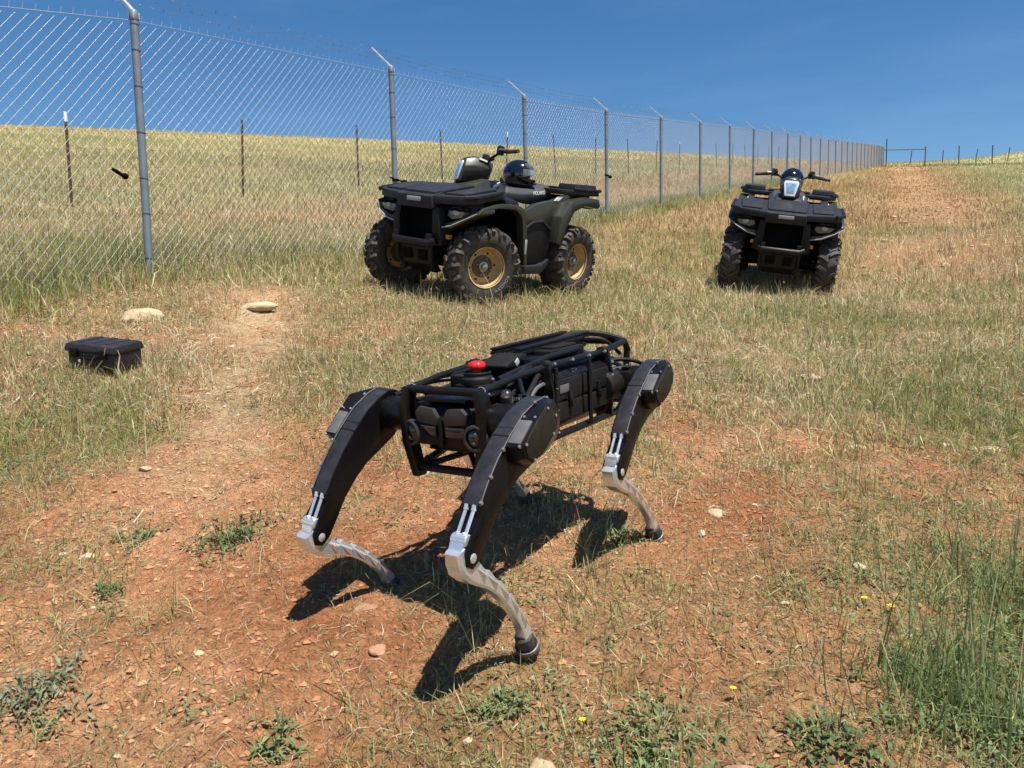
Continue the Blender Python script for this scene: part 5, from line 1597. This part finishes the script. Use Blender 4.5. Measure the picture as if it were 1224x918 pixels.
# ------------------------------------------------------------------ helmets
def helmet(mtx, label, visor_up):
    e_ = empty('helmet', mtx, label, 'helmet', 'black crash helmets')
    # frame: x is the way the face looks
    NU, NV = 28, 18
    def sh(u, v, k=1.0):
        d = Vector((math.cos(v) * math.cos(u), math.cos(v) * math.sin(u), math.sin(v)))
        s_ = Vector((.155, .125, .135)) * k
        p = Vector((d.x * s_.x, d.y * s_.y, d.z * s_.z))
        if d.z < 0:
            p.x *= 1 + .22 * max(0, d.x) * -d.z * 1.5
            p.z = max(p.z, -.105 * (1 if k == 1 else k))
        return p + Vector((0, 0, .115))
    mb = MB()
    def face_open(u, v):
        return abs(u) < R(62) and R(-14) < v < R(34)
    vs_, idx = [], {}
    for j in range(NV + 1):
        for i in range(NU):
            u = -math.pi + 2 * math.pi * i / NU; v = -math.pi / 2 + math.pi * j / NV
            idx[i, j] = len(vs_); vs_.append(sh(u, v))
    fs = []
    for j in range(NV):
        for i in range(NU):
            u = -math.pi + 2 * math.pi * (i + .5) / NU; v = -math.pi / 2 + math.pi * (j + .5) / NV
            if face_open(u, v) or v < R(-66):
                continue
            i2 = (i + 1) % NU
            fs.append((idx[i, j], idx[i2, j], idx[i2, j + 1], idx[i, j + 1]))
    mb.add(vs_, fs)
    bm = bmesh.new()
    for v in mb.v: bm.verts.new(v)
    bm.verts.ensure_lookup_table()
    for f in mb.f: bm.faces.new([bm.verts[i] for i in f])
    bmesh.ops.remove_doubles(bm, verts=bm.verts, dist=.0005)
    bmesh.ops.delete(bm, geom=[v for v in bm.verts if not v.link_faces], context='VERTS')
    bmesh.ops.recalc_face_normals(bm, faces=bm.faces)
    bmesh.ops.solidify(bm, geom=bm.faces[:], thickness=-.010)
    me = bpy.data.meshes.new('shell')
    bm.to_mesh(me); bm.free()
    me.polygons.foreach_set('use_smooth', np.ones(len(me.polygons), bool))
    me.set_sharp_from_angle(angle=R(50))
    me.materials.append(MATS['helmet_gloss'])
    shell = link('shell', me, e_)
    pd = MB()
    pd.ball((-.012, 0, .118), .112, 10, (1.12, .93, .98))
    pd.build('padding', 'helmet_pad', e_)
    # visor: curved sheet, pushed up a little
    rings = []
    for j in range(7):
        v = R(-16 + 52 * j / 6)
        rings.append([sh(R(-66 + 132 * i / 14), v, 1.035) - Vector((0, 0, .115)) for i in range(15)])
    k_ = len(rings) * 15
    vm = MB().loft(rings, False, False)
    inn = [tuple(Vector(p) * .985) for p in vm.v]
    n0 = len(vm.v)
    fin = [tuple(reversed([i + n0 for i in f])) for f in vm.f]
    vm.v += inn; vm.f += fin
    for i in range(14):
        vm.f.append((i + 1, i, i + n0, i + 1 + n0)); vm.f.append((6 * 15 + i, 6 * 15 + i + 1, 6 * 15 + i + 1 + n0, 6 * 15 + i + n0))
    vm.build('visor', 'visor', e_, 0, 60, mtx=Matrix.Translation((0, 0, .115)) @ Matrix.Rotation(-R(visor_up), 4, 'Y'))
    for sy in (1, -1):
        MB().lathe([(.018, 0), (.018, .008), (.010, .011)], (.045, sy * .120, .125), (.15, sy, 0), 14).build('visor_pivot', 'helmet_gloss', e_)
    MB().box((.168, 0, .055), (.02, .07, .018)).build('chin_vent', 'helmet_pad', e_, .004)
    return e_
helmet(q1_m @ Matrix.Translation((-.36, .02, 1.005)) @ Matrix.Rotation(R(112), 4, 'Z') @ Matrix.Rotation(R(4), 4, 'Y') , 'glossy black helmet with clear visor resting on the seat of the green quad bike', 24)
helmet(q2_m @ Matrix.Translation((.03, .0, 1.085)) @ Matrix.Rotation(R(178), 4, 'Z'), 'glossy black helmet sitting behind the handlebars of the front facing quad bike', 6)

# ------------------------------------------------------------------ black equipment case
cz = float(base_h(-2.27, 4.30))
cm = Matrix.Translation((-2.27, 4.30, cz + .012)) @ Matrix.Diagonal((.80, .86, .98, 1)) @ Matrix.Rotation(R(-15), 4, 'Z') @ Matrix.Rotation(R(7), 4, 'X') @ Matrix.Rotation(R(5), 4, 'Y')
ce = empty('equipment_case', cm, 'black plastic equipment case lying closed in the grass at left', 'case')
MB().prism([(-.190, -.115), (-.175, -.13), (.175, -.13), (.19, -.115), (.19, .115), (.175, .13), (-.175, .13), (-.19, .115)], 0, .095, 'z', 1.0).build('case_body', 'case_black', ce, .006)
lid = MB().loft([[(sx * a_, sy * b_, z) for sx, sy in ((-1, -1), (1, -1), (1, 1), (-1, 1))] for a_, b_, z in ((.196, .136, .097), (.198, .138, .112), (.190, .128, .140), (.165, .100, .148))]).build('lid', 'case_black', ce, .006)
for x_ in (-.11, 0, .11):
    MB().box((x_, 0, .148), (.035, .19, .008)).build('lid_rib', 'case_black', lid, .003)
for x_ in (-.115, .115):
    MB().box((x_, -.142, .094), (.045, .016, .052)).build('latch', 'robot_black', ce, .004)
MB().tube([(-.06, -.135, .075), (-.055, -.160, .070), (.055, -.160, .070), (.06, -.135, .075)], .009, 8).build('handle', 'robot_black', ce)
MB().box((-.088, -.1315, .045), (.016, .003, .016)).build('sticker', 'white_print', ce, .001)
MB().tube([(.14, -.139, .135), (.135, -.147, .10), (.11, -.146, .06), (.07, -.150, .02), (.04, -.17, -.03)], .0032, 7).build('cord', 'stone_pale', ce)
MB().tube([(.199, -.10, .12), (.204, -.09, .09), (.203, -.10, .06), (.212, -.12, .03), (.225, -.13, -.02)], .004, 7).build('cord', 'stone_pale', ce)
